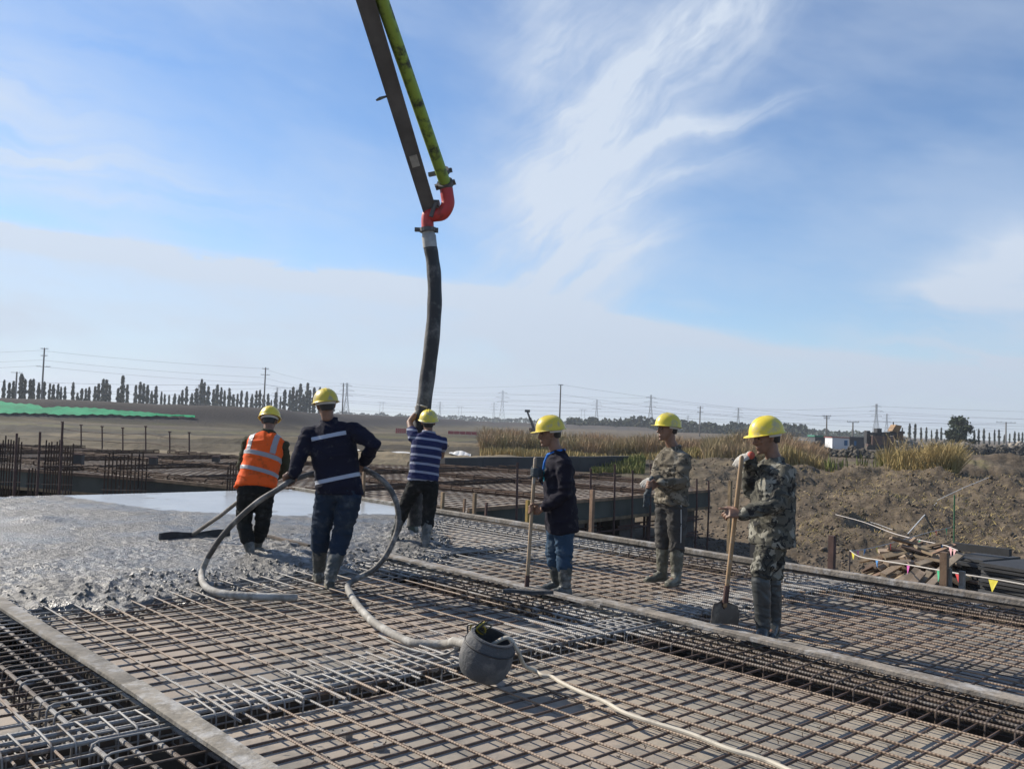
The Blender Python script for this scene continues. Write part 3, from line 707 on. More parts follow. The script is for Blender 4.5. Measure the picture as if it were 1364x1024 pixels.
# bar mats
def bar_mat(label, u0, u1, v0, v1, splits, loc):
    t = thing('rebar_mat', loc, label, 'rebar mat')
    v = v0+.08; k = 0
    while v < v1-.02:
        prev = u0
        for s, (a, c) in enumerate(splits):
            vv = v+(.0 if s == 0 else .085*(s % 2)); j = rng.uniform(-.012, .012); j2 = rng.uniform(-.012, .012); zz = (0.004, -.006, .004)[s % 3]
            e1, e2 = UV(a+rng.uniform(-.08, .08), vv+j, zz), UV(c+rng.uniform(-.08, .08), vv+j2, zz+rng.uniform(-.006, .006))
            if vv < v1-.02:
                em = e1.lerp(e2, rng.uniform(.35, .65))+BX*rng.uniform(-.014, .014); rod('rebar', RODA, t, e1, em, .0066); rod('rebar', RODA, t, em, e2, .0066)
            if vv+.07 < v1: rod('rebar', RODD, t, UV(a+.2, vv+.07+j2, -.042), UV(c-.2, vv+.07+j, -.042), .0042)  # added thin dark rod, drawn for the shadow line beside each lengthwise bar
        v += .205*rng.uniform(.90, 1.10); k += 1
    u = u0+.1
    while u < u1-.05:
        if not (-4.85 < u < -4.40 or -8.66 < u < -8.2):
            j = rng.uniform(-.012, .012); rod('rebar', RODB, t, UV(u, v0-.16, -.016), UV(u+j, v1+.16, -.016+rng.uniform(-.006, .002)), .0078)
        u += (.125 if u > -4.4 and v1 < 6 else .165)*rng.uniform(.90, 1.10)
    return t
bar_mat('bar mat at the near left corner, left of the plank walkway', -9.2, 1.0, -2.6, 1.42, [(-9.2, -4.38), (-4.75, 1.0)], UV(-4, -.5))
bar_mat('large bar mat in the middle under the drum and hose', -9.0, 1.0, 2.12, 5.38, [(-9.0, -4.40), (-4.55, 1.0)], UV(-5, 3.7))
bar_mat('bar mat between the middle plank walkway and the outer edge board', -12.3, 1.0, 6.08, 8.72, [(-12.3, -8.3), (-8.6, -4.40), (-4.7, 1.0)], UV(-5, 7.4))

# beam cages
def stirrup_mesh(w, d, r, name, m=None):
    b = MB(); c = .035; pts = []
    for (cx, cz, a0) in ((w/2-c, -c, 0), (-w/2+c, -c, 90), (-w/2+c, -d+c, 180), (w/2-c, -d+c, 270)):
        for a in (0, 45, 90): pts.append((0, cx+c*math.cos(R_(a0+a)), cz+c*math.sin(R_(a0+a))))
    b.tube(pts, r, 6, closed=True); me = b.mesh(name); me.materials.append(m or m_rbS); smooth_mesh(me); return me
def cage(label, p0, p1, w, d, nbar, rbar, step, rodmesh, ztop, skip=None, group=None, rs=.0062, stm=None, nside=1):
    t = thing('beam_cage', (p0+p1)/2, label, 'beam cage', group)
    dr = (p1-p0); L = dr.length; dr.normalize(); y = ZX.cross(dr); M = Matrix((dr, y, ZX)).transposed()
    st = stirrup_mesh(w, d, rs, 'stirrup', stm)
    k = .05
    while k < L:
        a = R_(rng.uniform(-4, 4)); inst('stirrup', st, t, p0+dr*k+ZX*(ztop+rs+rng.uniform(-.006, .008)), M @ Matrix.Rotation(a, 3, 'Z') @ Matrix.Rotation(R_(rng.uniform(-3, 3)), 3, 'Y'))
        k += step*rng.uniform(.85, 1.15)
    for i in range(nbar):
        o = y*((i/(nbar-1)-.5)*(w-.035) if nbar > 1 else 0)
        rod('longitudinal_bar', rodmesh, t, p0+o+ZX*(ztop-rbar+rng.uniform(-.004, .004)), p1+o+y*rng.uniform(-.01, .01)+ZX*(ztop-rbar), rbar)
        if i % 2 == 0: rod('longitudinal_bar', rodmesh, t, p0+o+ZX*(ztop-d+rbar+.01), p1+o+ZX*(ztop-d+rbar+.01), rbar)
    for s in (-1, 1):
        for q in range(nside): rod('longitudinal_bar', rodmesh, t, p0+y*(s*(w/2-.015))+ZX*(ztop-d*(q+1)/(nside+1)), p1+y*(s*(w/2-.015))+ZX*(ztop-d*(q+1)/(nside+1)), .006)
    return t
cage('beam cage under the left plank walkway', UV(-8.6, 1.77), UV(1.0, 1.77), .56, .42, 5, .0125, .13, RODC, .010)
cage('beam cage under the middle plank walkway', UV(-9.2, 5.73), UV(1.0, 5.73), .56, .42, 6, .0115, .15, RODC, .010)
cage('beam cage along the outer edge board', UV(-12.3, 9.05), UV(1.0, 9.05), .50, .42, 4, .0115, .15, RODC, .012)
cage('beam cage crossing the deck behind the drum', UV(-4.62, -2.6), UV(-4.62, 9.2), .33, .34, 4, .0125, .10, RODB, .022, rs=.0055)
cage('beam cage crossing the deck in front of the fresh concrete', UV(-8.43, 5.2), UV(-8.43, 9.2), .33, .42, 4, .0115, .15, RODB, .016)
# laps of short thick bars over the cross beam
t = thing('lap_bars', UV(-4.6, 4, .03), 'short cement grey lap bars laid over the cross beam cage', 'lap bars')
for v in np.arange(2.2, 8.7, .2):
    if 5.35 < v < 6.1: continue
    a = rng.uniform(.22, .5); c = rng.uniform(.15, .4); w = v+rng.uniform(-.03, .03)
    rod('rebar', RODA, t, UV(-4.62-a, w, .030), UV(-4.62+c, w+rng.uniform(-.02, .02), .030), .0085)
# spacer blocks under the mats
m_conc = mat('old concrete', (.33, .315, .29), .9, var=.3, vscale=12, bump=.3, bscale=60)
C_SP = ucube(m_conc, 'spacer')
for k in range(44):
    v0, v1 = VB[k % 3]; p = UV(rng.uniform(-7.3, -1.2), rng.uniform(v0+.2, v1-.2), -.05)
    b = inst('spacer_block', C_SP, None, p, Matrix.Rotation(rng.uniform(0, 3), 3, 'Z'), (.05, .05, .038))
    tag(b, 'small grey mortar spacer block on the plywood under the bars', 'spacer block', 'spacer blocks under the bar mats')
# tie wire knots
b = MB(); 
for (v0, v1) in VB:
    for u in np.arange(-7.2, .0, .4):
        for v in np.arange(v0+.08, v1, .2):
            p = UV(u+rng.uniform(-.02, .02), v+rng.uniform(-.01, .01), .004); a = rng.uniform(0, 3.1)
            b.bar(p+Vector((math.cos(a)*.011, math.sin(a)*.011, .008)), p-Vector((math.cos(a)*.011, math.sin(a)*.011, -.002)), .004, .004)
            b.bar(p, p+Vector((rng.uniform(-.012, .012), rng.uniform(-.012, .012), .020)), .003, .003)
b.build('tie_wire', m_rbS, None, loc=UV(-4, 4), smooth=False, kind='stuff', label='twisted tie wire knots on the bar crossings')

# ---------------------------------------------------------------- fresh concrete
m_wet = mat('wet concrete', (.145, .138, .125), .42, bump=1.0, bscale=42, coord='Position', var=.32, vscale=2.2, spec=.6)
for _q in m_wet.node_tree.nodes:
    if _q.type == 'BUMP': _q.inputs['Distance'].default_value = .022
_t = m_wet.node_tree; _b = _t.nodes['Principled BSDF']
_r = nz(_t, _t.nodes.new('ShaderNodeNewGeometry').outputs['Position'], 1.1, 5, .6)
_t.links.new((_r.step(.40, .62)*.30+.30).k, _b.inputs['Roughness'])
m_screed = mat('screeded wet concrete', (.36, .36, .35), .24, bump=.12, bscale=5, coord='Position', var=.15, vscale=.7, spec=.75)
def u_front(v): return np.interp(v, [-8, 1.2, 1.75, 2.1, 2.6, 3.4, 4.0, 4.6, 5.1, 5.5, 6.0, 6.5, 7.0, 7.5, 8.2, 9.2, 9.5], [-7.9, -7.85, -7.75, -7.5, -7.2, -7.5, -7.75, -7.85, -7.75, -7.95, -8.0, -7.9, -8.5, -9.2, -10.1, -11.2, -11.4])
def u_smooth(v): return np.interp(v, [4.7, 5.1, 5.5, 6.1, 7.2, 8.4, 9.5], [-16.4, -14.9, -13.2, -12.2, -11.5, -11.1, -10.9])
def concrete_z(u, v):
    fr = u_front(v)+fbm(u*1.3, v*1.3, 2, 4)*.42+fbm(u*4.5, v*4.5, 4, 3)*.16
    d = fr-u
    z = -.075+.055*sstep(0, .12, d)+.06*sstep(.05, .95, d)
    rough = fbm(u*2.2, v*2.2, 41, 4, .6)*.026+np.abs(fbm(u*9, v*9, 51, 3, .6))*.034+fbm(u*26, v*26, 61, 2)*.009
    sm = sstep(.1, 1.3, u_smooth(v)-u)*sstep(4.5, 5.2, v)
    lumpy = .95-.30*sstep(.6, 3.2, d)
    pud = 0
    for (pu, pv, ru, rv) in ((-8.9, 3.9, .55, .35), (-12.8, 3.0, 1.9, .5), (-10.4, 1.4, 1.4, .5), (-14.5, 2.2, 1.5, .7)):
        pud = np.maximum(pud, np.exp(-(((u-pu)/ru)**2+((v-pv)/rv)**2)*1.3))
    z = z+rough*lumpy*(1-.9*sm)*(1-.75*pud)+.02*fbm(u*.5, v*.5, 8, 2)*(1-sm)
    # loose heaps along the edge of the pour and where the hose discharges
    for (hu, hv, hr, hh) in ((-9.3, 7.1, .5, .07), (-8.2, 6.3, .45, .05), (-8.0, 2.6, .7, .05), (-13.2, 3.6, .25, .07), (-9.2, 5.2, .8, .05), (-10.2, 7.4, .5, .05)):
        z = z+hh*np.exp(-((u-hu)**2+(v-hv)**2)/hr**2)*(.6+np.abs(fbm(u*6, v*6, 71, 3)))
    return z, d, sm
def conc_patch(name, u0, u1, v0, v1, su, sv, m, label):
    us = np.arange(u0, u1, su); vs = np.arange(v0, v1, sv); U_, V_ = np.meshgrid(us, vs, indexing='ij'); z, d, sm = concrete_z(U_, V_)
    P = U_[..., None]*np.array(AX)+V_[..., None]*np.array(BX); P[..., 2] = z
    dm = (d[:-1, :-1]+d[1:, 1:])/2
    keep = dm > -.03
    F = grid_faces(len(us), len(vs), keep)
    used = np.unique(F); mp = np.full(len(us)*len(vs), -1); mp[used] = np.arange(len(used))
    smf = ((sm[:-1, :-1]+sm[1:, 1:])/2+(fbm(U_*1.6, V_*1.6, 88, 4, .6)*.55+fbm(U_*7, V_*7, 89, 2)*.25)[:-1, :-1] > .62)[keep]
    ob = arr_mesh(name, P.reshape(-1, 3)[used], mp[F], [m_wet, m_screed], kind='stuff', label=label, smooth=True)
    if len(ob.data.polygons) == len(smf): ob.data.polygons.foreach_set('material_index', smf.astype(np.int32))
    return ob
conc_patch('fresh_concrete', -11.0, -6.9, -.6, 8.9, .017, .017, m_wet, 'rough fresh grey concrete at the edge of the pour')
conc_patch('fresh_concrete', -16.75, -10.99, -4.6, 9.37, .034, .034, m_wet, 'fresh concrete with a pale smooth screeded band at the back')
# crumbs of mortar
def crumbs(name, pts, smin, smax, label, m):
    g = np.random.default_rng(9); V = []; F = []
    base = np.array([[1, 0, 0], [-1, 0, 0], [0, 1, 0], [0, -1, 0], [0, 0, 1], [0, 0, -1]], float)
    tri = [[0, 2, 4], [2, 1, 4], [1, 3, 4], [3, 0, 4], [2, 0, 5], [1, 2, 5], [3, 1, 5], [0, 3, 5]]
    for p in pts:
        o = len(V); s = g.uniform(smin, smax)*(1 if g.random() > .12 else 1.8); V += (base*g.uniform(.5, 1.2, (6, 1))*s*np.array([1, 1, .7])@np.linalg.qr(g.normal(size=(3, 3)))[0]+np.array(p)).tolist(); F += [[a+o for a in f] for f in tri]
    arr_mesh(name, V, F, m, kind='stuff', label=label)
m_crumb = mat('mortar crumbs', (.20, .19, .18), .8, var=.4, vscale=3, coord='Position')
pts = []
for k in range(5200):
    q = rng.random()
    if q < .34: u = -4.62+rng.normal()*.42; v = rng.uniform(1.0, 9)
    elif q < .50: u = rng.uniform(-7.5, -2.5); v = 2.25+abs(rng.normal())*.35
    elif q < .60: u = rng.uniform(-7.5, -2.5); v = 1.3-abs(rng.normal())*.5
    elif q < .76: v = rng.uniform(1.2, 8.6); u = float(u_front(np.array(v)))+abs(rng.normal())*.35
    elif q < .86: u = rng.uniform(-8, -1.5); v = 6.2+abs(rng.normal())*.3
    else: u = rng.uniform(-7.8, -1); v = rng.uniform(-1.5, 8.6)
    inb = any(a < v < c for a, c in VB) and not (-4.8 < u < -4.44) and not (-8.6 < u < -8.27)
    pts.append(UV(u, v, -.066 if inb else -.49))
crumbs('mortar_crumbs', pts, .005, .013, 'dark mortar crumbs spilt on the plywood between the bars', m_crumb)
pts = []
for k in range(900):
    v = rng.uniform(1.95, 8.8); u = float(u_front(np.array(v)))-rng.uniform(-.25, 1.2)*rng.random(); pts.append((u, v))
_u, _v = np.array(pts).T; _z = np.maximum(concrete_z(_u, _v)[0], -.05)+.004; pts = [UV(a, c, e) for a, c, e in zip(_u, _v, _z)]
crumbs('concrete_lumps', pts, .012, .034, 'loose lumps along the edge of the fresh concrete', m_wet)

# ---------------------------------------------------------------- planks and edge boards
def plank(name, p0, p1, w, h, m, label, cat='plank', group=None, ends=.0, parent=None):
    """weathered plank with worn edges and a slight bow"""
    p0, p1 = Vector(p0), Vector(p1); d = (p1-p0); L = d.length; d.normalize(); y = ZX.cross(d).normalized(); z = d.cross(y)
    n = max(3, int(L/.25)); b = MB(); rings = []; c = min(w, h)*.16
    for i in range(n+1):
        f = i/n; o = p0+d*(L*f)+y*(math.sin(f*5+L)*.006)+z*(math.sin(f*3.1+L*2)*.004)
        ww = w*(1+.02*math.sin(f*23+L)); j = rng.uniform(-.002, .002)
        prof = [(-ww/2, -h/2+c), (-ww/2+c, -h/2), (ww/2-c, -h/2), (ww/2, -h/2+c), (ww/2, h/2-c), (ww/2-c, h/2+j), (-ww/2+c, h/2-j), (-ww/2, h/2-c)]
        rings.append([o+y*a+z*e for a, e in prof])
    b.loft(rings); return b.build(name, m, parent, loc=(p0+p1)/2, smooth=True, label=label, cat=cat, group=group)
plank('walkway_plank', UV(-8.0, 1.90, .048), UV(-5.0, 1.92, .050), .115, .03, m_wood, 'far plank of the left walkway, running into the concrete')
plank('walkway_plank', UV(-5.04, 1.905, .072), UV(-1.2, 1.93, .046), .12, .03, m_wood, 'near plank of the left walkway, crusted with cement')
plank('walkway_plank', UV(-8.3, 5.86, .062), UV(-5.02, 5.85, .062), .115, .03, m_wood, 'far plank of the middle walkway beside the blue collar worker')
plank('walkway_plank', UV(-5.1, 5.865, .088), UV(-1.1, 5.86, .062), .125, .035, m_wood, 'near plank of the middle walkway running to the right edge')
ed = thing('edge_form', UV(-8, 9.43), 'timber edge form along the outer side of the deck', 'edge form')
for u0, u1 in ((-16.7, -13.0), (-12.98, -9.1), (-9.08, -5.6), (-5.58, -2.0), (-1.98, 1.5)):
    b = MB(); b.bar(UV(u0, 9.43, -.16), UV(u1, 9.43, -.16), .04, .36); b.build('edge_board', m_plyd, ed, smooth=False)
    plank('cap_timber', UV(u0, 9.44, .055), UV(u1, 9.44+rng.uniform(-.01, .01), .055+rng.uniform(-.008, .01)), .085, .07, m_wood, None, None, parent=ed)
b = MB(); b.bar(UV(-16.78, -8, -.15), UV(-16.78, 9.4, -.15), .04, .34); b.build('edge_board', m_plyd, ed, smooth=False)
def post(px, ytop, v_out, w, m, label, extra=.5, group=None, u=None):
    """upright outside the edge board: found where the column meets the edge line"""
    # solve u on line v = v_out so that the point projects to px
    lo, hi = -16.0, 0.5
    def colpx(u_):
        p = UV(u_, v_out, .1); d = p-Vector((0, 0, CAMH)); q = cam.matrix_world.inverted().to_3x3() @ d; return 682+FPX*q.x/-q.z
    for _ in range(40):
        mid = (lo+hi)/2
        if colpx(mid) < px: lo = mid
        else: hi = mid
    p = UV((lo+hi)/2, v_out); top = PX(px, ytop, p.y); b = MB()
    tl = Vector((rng.uniform(-.02, .02), rng.uniform(-.02, .02), 0))
    b.bar(Vector((p.x, p.y, -1.7))-tl, Vector((p.x, p.y, top.z))+tl, w, w, AX)
    return b.build('stake', m, None, loc=(p.x, p.y, -1.7), smooth=False, label=label, cat='stake', group=group)
m_yel = mat('yellowed timber', (.36, .24, .06), .8, var=.3, vscale=4)
m_rust = mat('rusty post', (.10, .055, .045), .85, var=.4, vscale=6)
for a in ((631.5, 656, 9.56, .05, m_wood2, 'grey stake just right of the striped shirt worker'), (646, 669, 9.56, .035, m_rust, 'short dark stake outside the edge form near the striped shirt worker'),
          (703, 666, 9.56, .05, m_yel, 'yellow stake beside the blue collar worker\'s rake handle'), (617, 664, 9.56, .035, m_wood2, 'thin leaning stake near the striped shirt worker\'s hip'),
          (787.5, 652, 9.56, .055, m_wood2, 'pale stake right of the blue collar worker'), (1005.5, 722, 9.56, .075, m_blk, 'dark square post behind the shovel holder\'s hip'),
          (1107, 713, 9.58, .065, m_rust, 'reddish square post on its own right of the shovel holder'), (1258, 735, 9.58, .07, m_wood2, 'tall brown post in front of the timber heap'),
          (1265.5, 757, 9.60, .055, m_wood, 'short pale stake right of the tall brown post'), (1281, 760, 9.62, .05, m_wood, 'leaning grey stake beside the dark sheets'),
          (971, 640, 9.9, .04, m_wood2, 'thin tan stick behind the shovel handle'), (588, 655, 9.6, .05, m_wood2, 'stake hidden partly by the striped shirt worker\'s legs'), (484, 628, 9.6, .05, m_wood2, 'grey stake between the dark jacket and the hose loop')): post(*a)

# ================================================================== SECOND FOUNDATION
PB = [Vector(p) for p in ((-26, 25.6, 0), (-13, 22.3, 0), (-8, 20.3, 0), (-.76, 16.05, 0), (5.3, 23.5, 0), (5.2, 27.3, 0), (1.9, 31.4, 0), (-8.4, 31.2, 0), (-16.1, 35.2, 0), (-28, 40, 0))]
blk = thing('second_foundation', (-6, 25, -.3), 'second formed foundation block across the gap with its bar mat', 'foundation block')
b = MB(); b.loft([[p+ZX*-.42 for p in PB], [p+ZX*-.1 for p in PB]]); b.build('slab_form', m_ply, blk, smooth=False)
def clip(p, d):
    """chord of the line p+t d inside polygon PB (first and last crossing)"""
    ts = []
    for a, c in zip(PB, PB[1:]+PB[:1]):
        e = c-a; den = d.x*e.y-d.y*e.x
        if abs(den) < 1e-9: continue
        w = a-p; tt = (w.x*e.y-w.y*e.x)/den; s = (w.x*d.y-w.y*d.x)/den
        if 0 <= s < 1: ts.append(tt)
    return (min(ts), max(ts)) if len(ts) >= 2 else None
A2 = Vector((math.cos(R_(-36)), math.sin(R_(-36)), 0)); B2 = Vector((-A2.y, A2.x, 0)); C2 = Vector((-8, 27, 0))
mt = thing('rebar_mat', (-8, 27, 0), 'wide far bar mat on the second foundation', 'rebar mat')
k = -20.
while k < 24:
    for d, n, z in ((A2, B2, -.02), (B2, A2, -.032)):
        r = clip(C2+n*k, d)
        if r and r[1]-r[0] > .5: rod('rebar', RODF, mt, C2+n*k+d*(r[0]+.05)+ZX*z, C2+n*k+d*(r[1]-.05)+ZX*z, .0075)
    k += .3
for d, n, offs in ((A2, B2, (-8.6, -5.0, -1.3, 2.4, 6.0)), (B2, A2, (-12, -8, -4.0, 0, 4.2, 8.2))):
    for io, o in enumerate(offs):
        r = clip(C2+n*o, d)
        if r and r[1]-r[0] > 2:
            lb = (('nearest', 'second nearest', 'middle', 'second farthest', 'farthest')[io]+' of the beam cage ridges running left to right on the far bar mat') if len(offs) == 5 else (('leftmost', 'second', 'third', 'fourth', 'fifth', 'rightmost')[io]+' from the left of the beam cage ridges running away across the far bar mat').replace('leftmost from the left', 'leftmost').replace('rightmost from the left', 'rightmost')
            cage(lb, C2+n*o+d*(r[0]+.3), C2+n*o+d*(r[1]-.3), .34, .12, 3, .018, .7, RODK, .09, group='beam cages on the second foundation', rs=.012, stm=m_rbK)
# fascia panels, walers and props on the near faces
def face(p0, p1, hgt, zt, n, m, parent):
    d = (p1-p0); L = d.length; d.normalize(); y = ZX.cross(d); M = Matrix((d, y, ZX)).transposed()
    for k in range(n):
        c = p0+d*(L*(k+.5)/n)-y*(.03+rng.uniform(0, .012))+ZX*(zt-hgt/2); o = inst('form_panel', C_FASC, parent, c, M, (L/n-.012, .02, hgt))
    for f, zz in ((0, zt-hgt+.02), (0, zt+.02)):
        bb = MB(); bb.bar(p0-y*.075+ZX*zz, p1-y*.075+ZX*zz, .05, .07); bb.build('waler', m_wood2, parent, smooth=False)
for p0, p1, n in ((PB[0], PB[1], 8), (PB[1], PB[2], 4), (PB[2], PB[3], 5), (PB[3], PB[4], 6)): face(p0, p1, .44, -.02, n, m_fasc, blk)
# braces: diagonal timbers and props below the block
def props(p0, p1, n, lab):
    d = p1-p0; y = ZX.cross(d.normalized())
    for k in range(n):
        c = p0+d*((k+.5)/n)+y*rng.uniform(.1, .9); r = rng.uniform(.025, .05); bb = MB(); z0 = tz(c.x, c.y)-.1
        bb.tube([Vector((c.x, c.y, z0)), Vector((c.x, c.y, -.44))], r, 7); o = bb.build('steel_prop', m_rust, None, loc=(c.x, c.y, z0), label=lab, cat='prop', group='props under the second foundation')
    for h in (-.75, -1.15, -1.5):
        for off in (.15, .7):
            bb = MB(); a = p0+y*off+ZX*(h+.05*off); e = p1+y*off+ZX*(h-.05*off); bb.tube([a, a.lerp(e, .5), e], .022, 6)
            bb.build('ledger_tube', m_rust, None, loc=a, label='horizontal ledger tube of the propping under the second foundation', cat='tube', group='ledgers under the second foundation')
props(PB[3], PB[4], 22, 'rusty prop under the right face of the second foundation')
props(PB[2], PB[3], 14, 'rusty prop under the middle face of the second foundation')
props(PB[1], PB[2], 10, 'rusty prop under the left face of the second foundation')
# round concrete columns under the right face
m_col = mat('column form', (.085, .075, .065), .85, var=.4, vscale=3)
for f, lab in ((.30, 'dark square column form under the second foundation, left of the camouflage worker'), (.93, 'dark square column form at the right end of the second foundation'), (.62, 'dark column form behind the camouflage worker\'s legs')):
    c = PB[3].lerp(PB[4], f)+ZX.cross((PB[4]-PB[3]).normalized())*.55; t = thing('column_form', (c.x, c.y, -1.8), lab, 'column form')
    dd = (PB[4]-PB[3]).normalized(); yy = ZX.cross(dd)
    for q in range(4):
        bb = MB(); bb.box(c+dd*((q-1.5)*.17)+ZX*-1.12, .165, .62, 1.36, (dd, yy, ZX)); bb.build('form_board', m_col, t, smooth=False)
    for h in (-.7, -1.1, -1.5):
        bb = MB()
        for s in (-1, 1): bb.bar(c+dd*-.5+yy*(.34*s)+ZX*h, c+dd*.5+yy*(.34*s)+ZX*h, .05, .05)
        bb.build('clamp', m_rust, t, smooth=False)
# stakes standing along the right face and on the block
for px, yt, f in ((690, 616, .22), (781, 623, None), (813, 618, None), (837, 626, None), (861, 617, None), (923, 637, None), (939, 640, None)):
    d = ray(px, 600)
    p0, p1 = PB[3], PB[4]; e = p1-p0; s = (p0.x*d.y-p0.y*d.x)/(e.y*d.x-e.x*d.y); c = p0+e*s-ZX.cross(e.normalized())*.13
    if f: c = p0+(e*.08)-ZX.cross(e.normalized())*.1; c.x = d.x/d.y*c.y
    zt = PX(px, yt, c.y).z; bb = MB(); bb.tube([Vector((c.x, c.y, -1.75)), Vector((c.x+.02, c.y, -.4)), Vector((c.x, c.y, zt))], .024, 6)
    bb.build('upright_rod', m_rust, None, loc=(c.x, c.y, -1.75), label='thin rusty upright rod '+{690: 'just left of the blue collar worker', 781: 'first to the right of the blue collar worker', 813: 'second to the right of the blue collar worker', 837: 'midway between the blue collar and tan camouflage workers', 861: 'just left of the tan camouflage worker\'s hands', 923: 'just right of the tan camouflage worker', 939: 'at the right end of the second foundation'}[px], cat='upright rod', group='upright rods along the second foundation')
# column starter cages in the gap, left
def starter(px0, px1, ytop, Y, n, label, jit=6):
    c = TP((px0+px1)/2, Y); t = thing('starter_bars', c, label, 'column starter bars')
    xs = np.linspace(px0, px1, n)
    for i, p in enumerate(xs):
        q = PX(p, ytop+rng.uniform(-jit, jit), Y+(.35 if i % 2 else 0)); rod('rebar', RODK, t, Vector((q.x, q.y, -1.8)), q, .016)
    for z in np.arange(-1.0, PX(px0, ytop+8, Y).z, .42):
        a = PX(px0, ytop, Y); e = PX(px1, ytop, Y); rod('tie_bar', RODF, t, Vector((a.x-.05, Y-.02, z)), Vector((e.x+.05, Y-.02, z+.01)), .009)
starter(1, 29, 586, 20.2, 9, 'cluster of rusty column starter bars at the far left edge')
starter(62, 98, 590, 20.0, 11, 'dense cluster of column starter bars behind the fresh concrete, second from left')
starter(141, 196, 606, 19.2, 12, 'long row of column starter bars in front of the green fascia')
starter(304, 315, 620, 18.2, 4, 'small group of starter bars just left of the orange vest')
starter(39, 52, 622, 20.0, 4, 'short starter bars in the gap at left', 3)
for px, yt, Y, lb in ((22.5, 577, 19.5, 'left of two tall scaffold tubes at the left edge'), (53.5, 575, 19.4, 'right of two tall scaffold tubes at the left edge'), (83.5, 562, 19.6, 'tall yellowish scaffold tube among the starter bars')):
    q = PX(px, yt, Y); bb = MB(); bb.tube([Vector((q.x, q.y, -1.8)), Vector((q.x+.01, q.y, 0)), q], .026, 8); bb.build('scaffold_tube', m_rust, None, loc=(q.x, q.y, -1.8), label=lb, cat='scaffold tube')
# guard posts and rails along the far side of the block
gp = []
for px, yt, yb in ((83, 562, 594), (108, 566, 596), (136, 568, 598), (163.5, 570, 600), (194, 568, 601), (226, 575, 604), (252, 576, 606)):
    a = GP(px, yb, -.1); top = PX(px, yt, a.y); t = thing('guard_post', (a.x, a.y, -.1), 'thin dark guard post on the far side of the second foundation', 'guard post', 'guard posts behind the second foundation')
    bb = MB(); bb.tube([a-ZX*1.4, Vector((a.x, a.y, 0)), top], .028, 6); bb.build('post', m_rust, t); gp.append((a, top))
    bb = MB(); bb.box(top, .09, .09, .05); bb.build('cap', m_rust, t, smooth=False)
for f, lb in ((.35, 'lower rope between the guard posts'), (.72, 'upper rope between the guard posts')):
    bb = MB(); bb.tube([a.lerp(c, f)-ZX*.02*(i % 2) for i, (a, c) in enumerate(gp)], .012, 5); bb.build('guard_rope', m_rust, None, loc=gp[0][0], label=lb, cat='rope')
# boxes standing on the far bar mat
for x0, x1, y0, y1, lb in ((97.5, 110, 606, 620, 'dark square box standing on the far bar mat at left'), (199, 209, 610, 618, 'small dark box on the far bar mat in the middle'), (283, 292, 609, 615, 'small dark box on the far bar mat left of the orange vest')):
    a = GP((x0+x1)/2, y1, 0); w = (x1-x0)*a.y/FPX; h = (y1-y0)*a.y/FPX; t = thing('crate', a, lb, 'box')
    bb = MB(); bb.box(a+Vector((0, 0, h/2)), w, w*.7, h); bb.build('body', m_blk, t, smooth=False)
    bb = MB(); bb.box(a+Vector((0, 0, h+.02)), w*1.05, w*.75, .04); bb.build('lid', m_rust, t, smooth=False)
# dark retaining wall behind the block
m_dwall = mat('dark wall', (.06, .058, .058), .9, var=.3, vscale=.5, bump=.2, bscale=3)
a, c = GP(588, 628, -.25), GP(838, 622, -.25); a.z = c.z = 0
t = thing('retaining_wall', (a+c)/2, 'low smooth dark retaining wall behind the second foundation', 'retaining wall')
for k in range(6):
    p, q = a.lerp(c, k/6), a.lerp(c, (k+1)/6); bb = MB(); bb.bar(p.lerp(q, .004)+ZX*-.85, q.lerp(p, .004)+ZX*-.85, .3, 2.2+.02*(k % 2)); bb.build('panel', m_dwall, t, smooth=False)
# pale sheets lying in the field behind
m_sheet = mat('white sheeting', (.62, .61, .58), .7, bump=.5, bscale=3)
for x0, x1, y, lb in ((500, 548, 600, 'long white strip of sheeting in the field right of the dark jacket'), (470, 548, 609, 'second pale strip of sheeting nearer the far bar mat'), (598, 627, 609.5, 'white sheet lying right of the striped shirt worker'), (588, 598, 603, 'small white sheet scrap right of the striped shirt')):
    a, c = GP(x0, y, -.5), GP(x1, y+1, -.5); n = 12; V = []
    for i in range(n+1):
        p = a.lerp(c, i/n); w = .5*(.4+.6*math.sin(math.pi*(i+.5)/(n+1)))
        for s in (-1, 0, 1): V.append((p.x, p.y+s*w, tz(p.x, p.y+s*w)+.07+.05*math.sin(i*2.1)*(1-abs(s))))
    arr_mesh('plastic_sheet', V, grid_faces(n+1, 3), m_sheet, loc=a, smooth=True, label=lb, cat='plastic sheet')

# ================================================================== CONCRETE PUMP BOOM
m_green = mat('boom green', (.26, .37, .045), .5, dirt=(.03, .035, .02), dirtamt=.52, dscale=6.5, coord='Position', bump=.1, bscale=10)
m_boom = mat('boom grey', (.12, .113, .108), .6, var=.35, vscale=2.5, coord='Position', bump=.1, bscale=12)
m_redp = mat('red paint', (.50, .035, .03), .5, dirt=(.22, .03, .02), dirtamt=.35, dscale=9, bump=.1, bscale=20, coord='Position')
m_rub = mat('black rubber', (.022, .022, .023), .6, dirt=(.14, .135, .125), dirtamt=.45, dscale=3.5, bump=.3, bscale=25, coord='Position')
m_alu = mat('worn steel coupling', (.42, .41, .38), .55, metal=.2, var=.3, vscale=8, coord='Position')
def spline(pts, n=8):
    pts = [Vector(p) for p in pts]; P = [pts[0]*2-pts[1]]+pts+[pts[-1]*2-pts[-2]]; out = []
    for i in range(1, len(P)-2):
        for k in range(n):
            t = k/n; a, b_, c, d = P[i-1], P[i], P[i+1], P[i+2]
            out.append(.5*((2*b_)+(c-a)*t+(2*a-5*b_+4*c-d)*t*t+(3*b_-a-3*c+d)*t**3))
    out.append(pts[-1]); return out
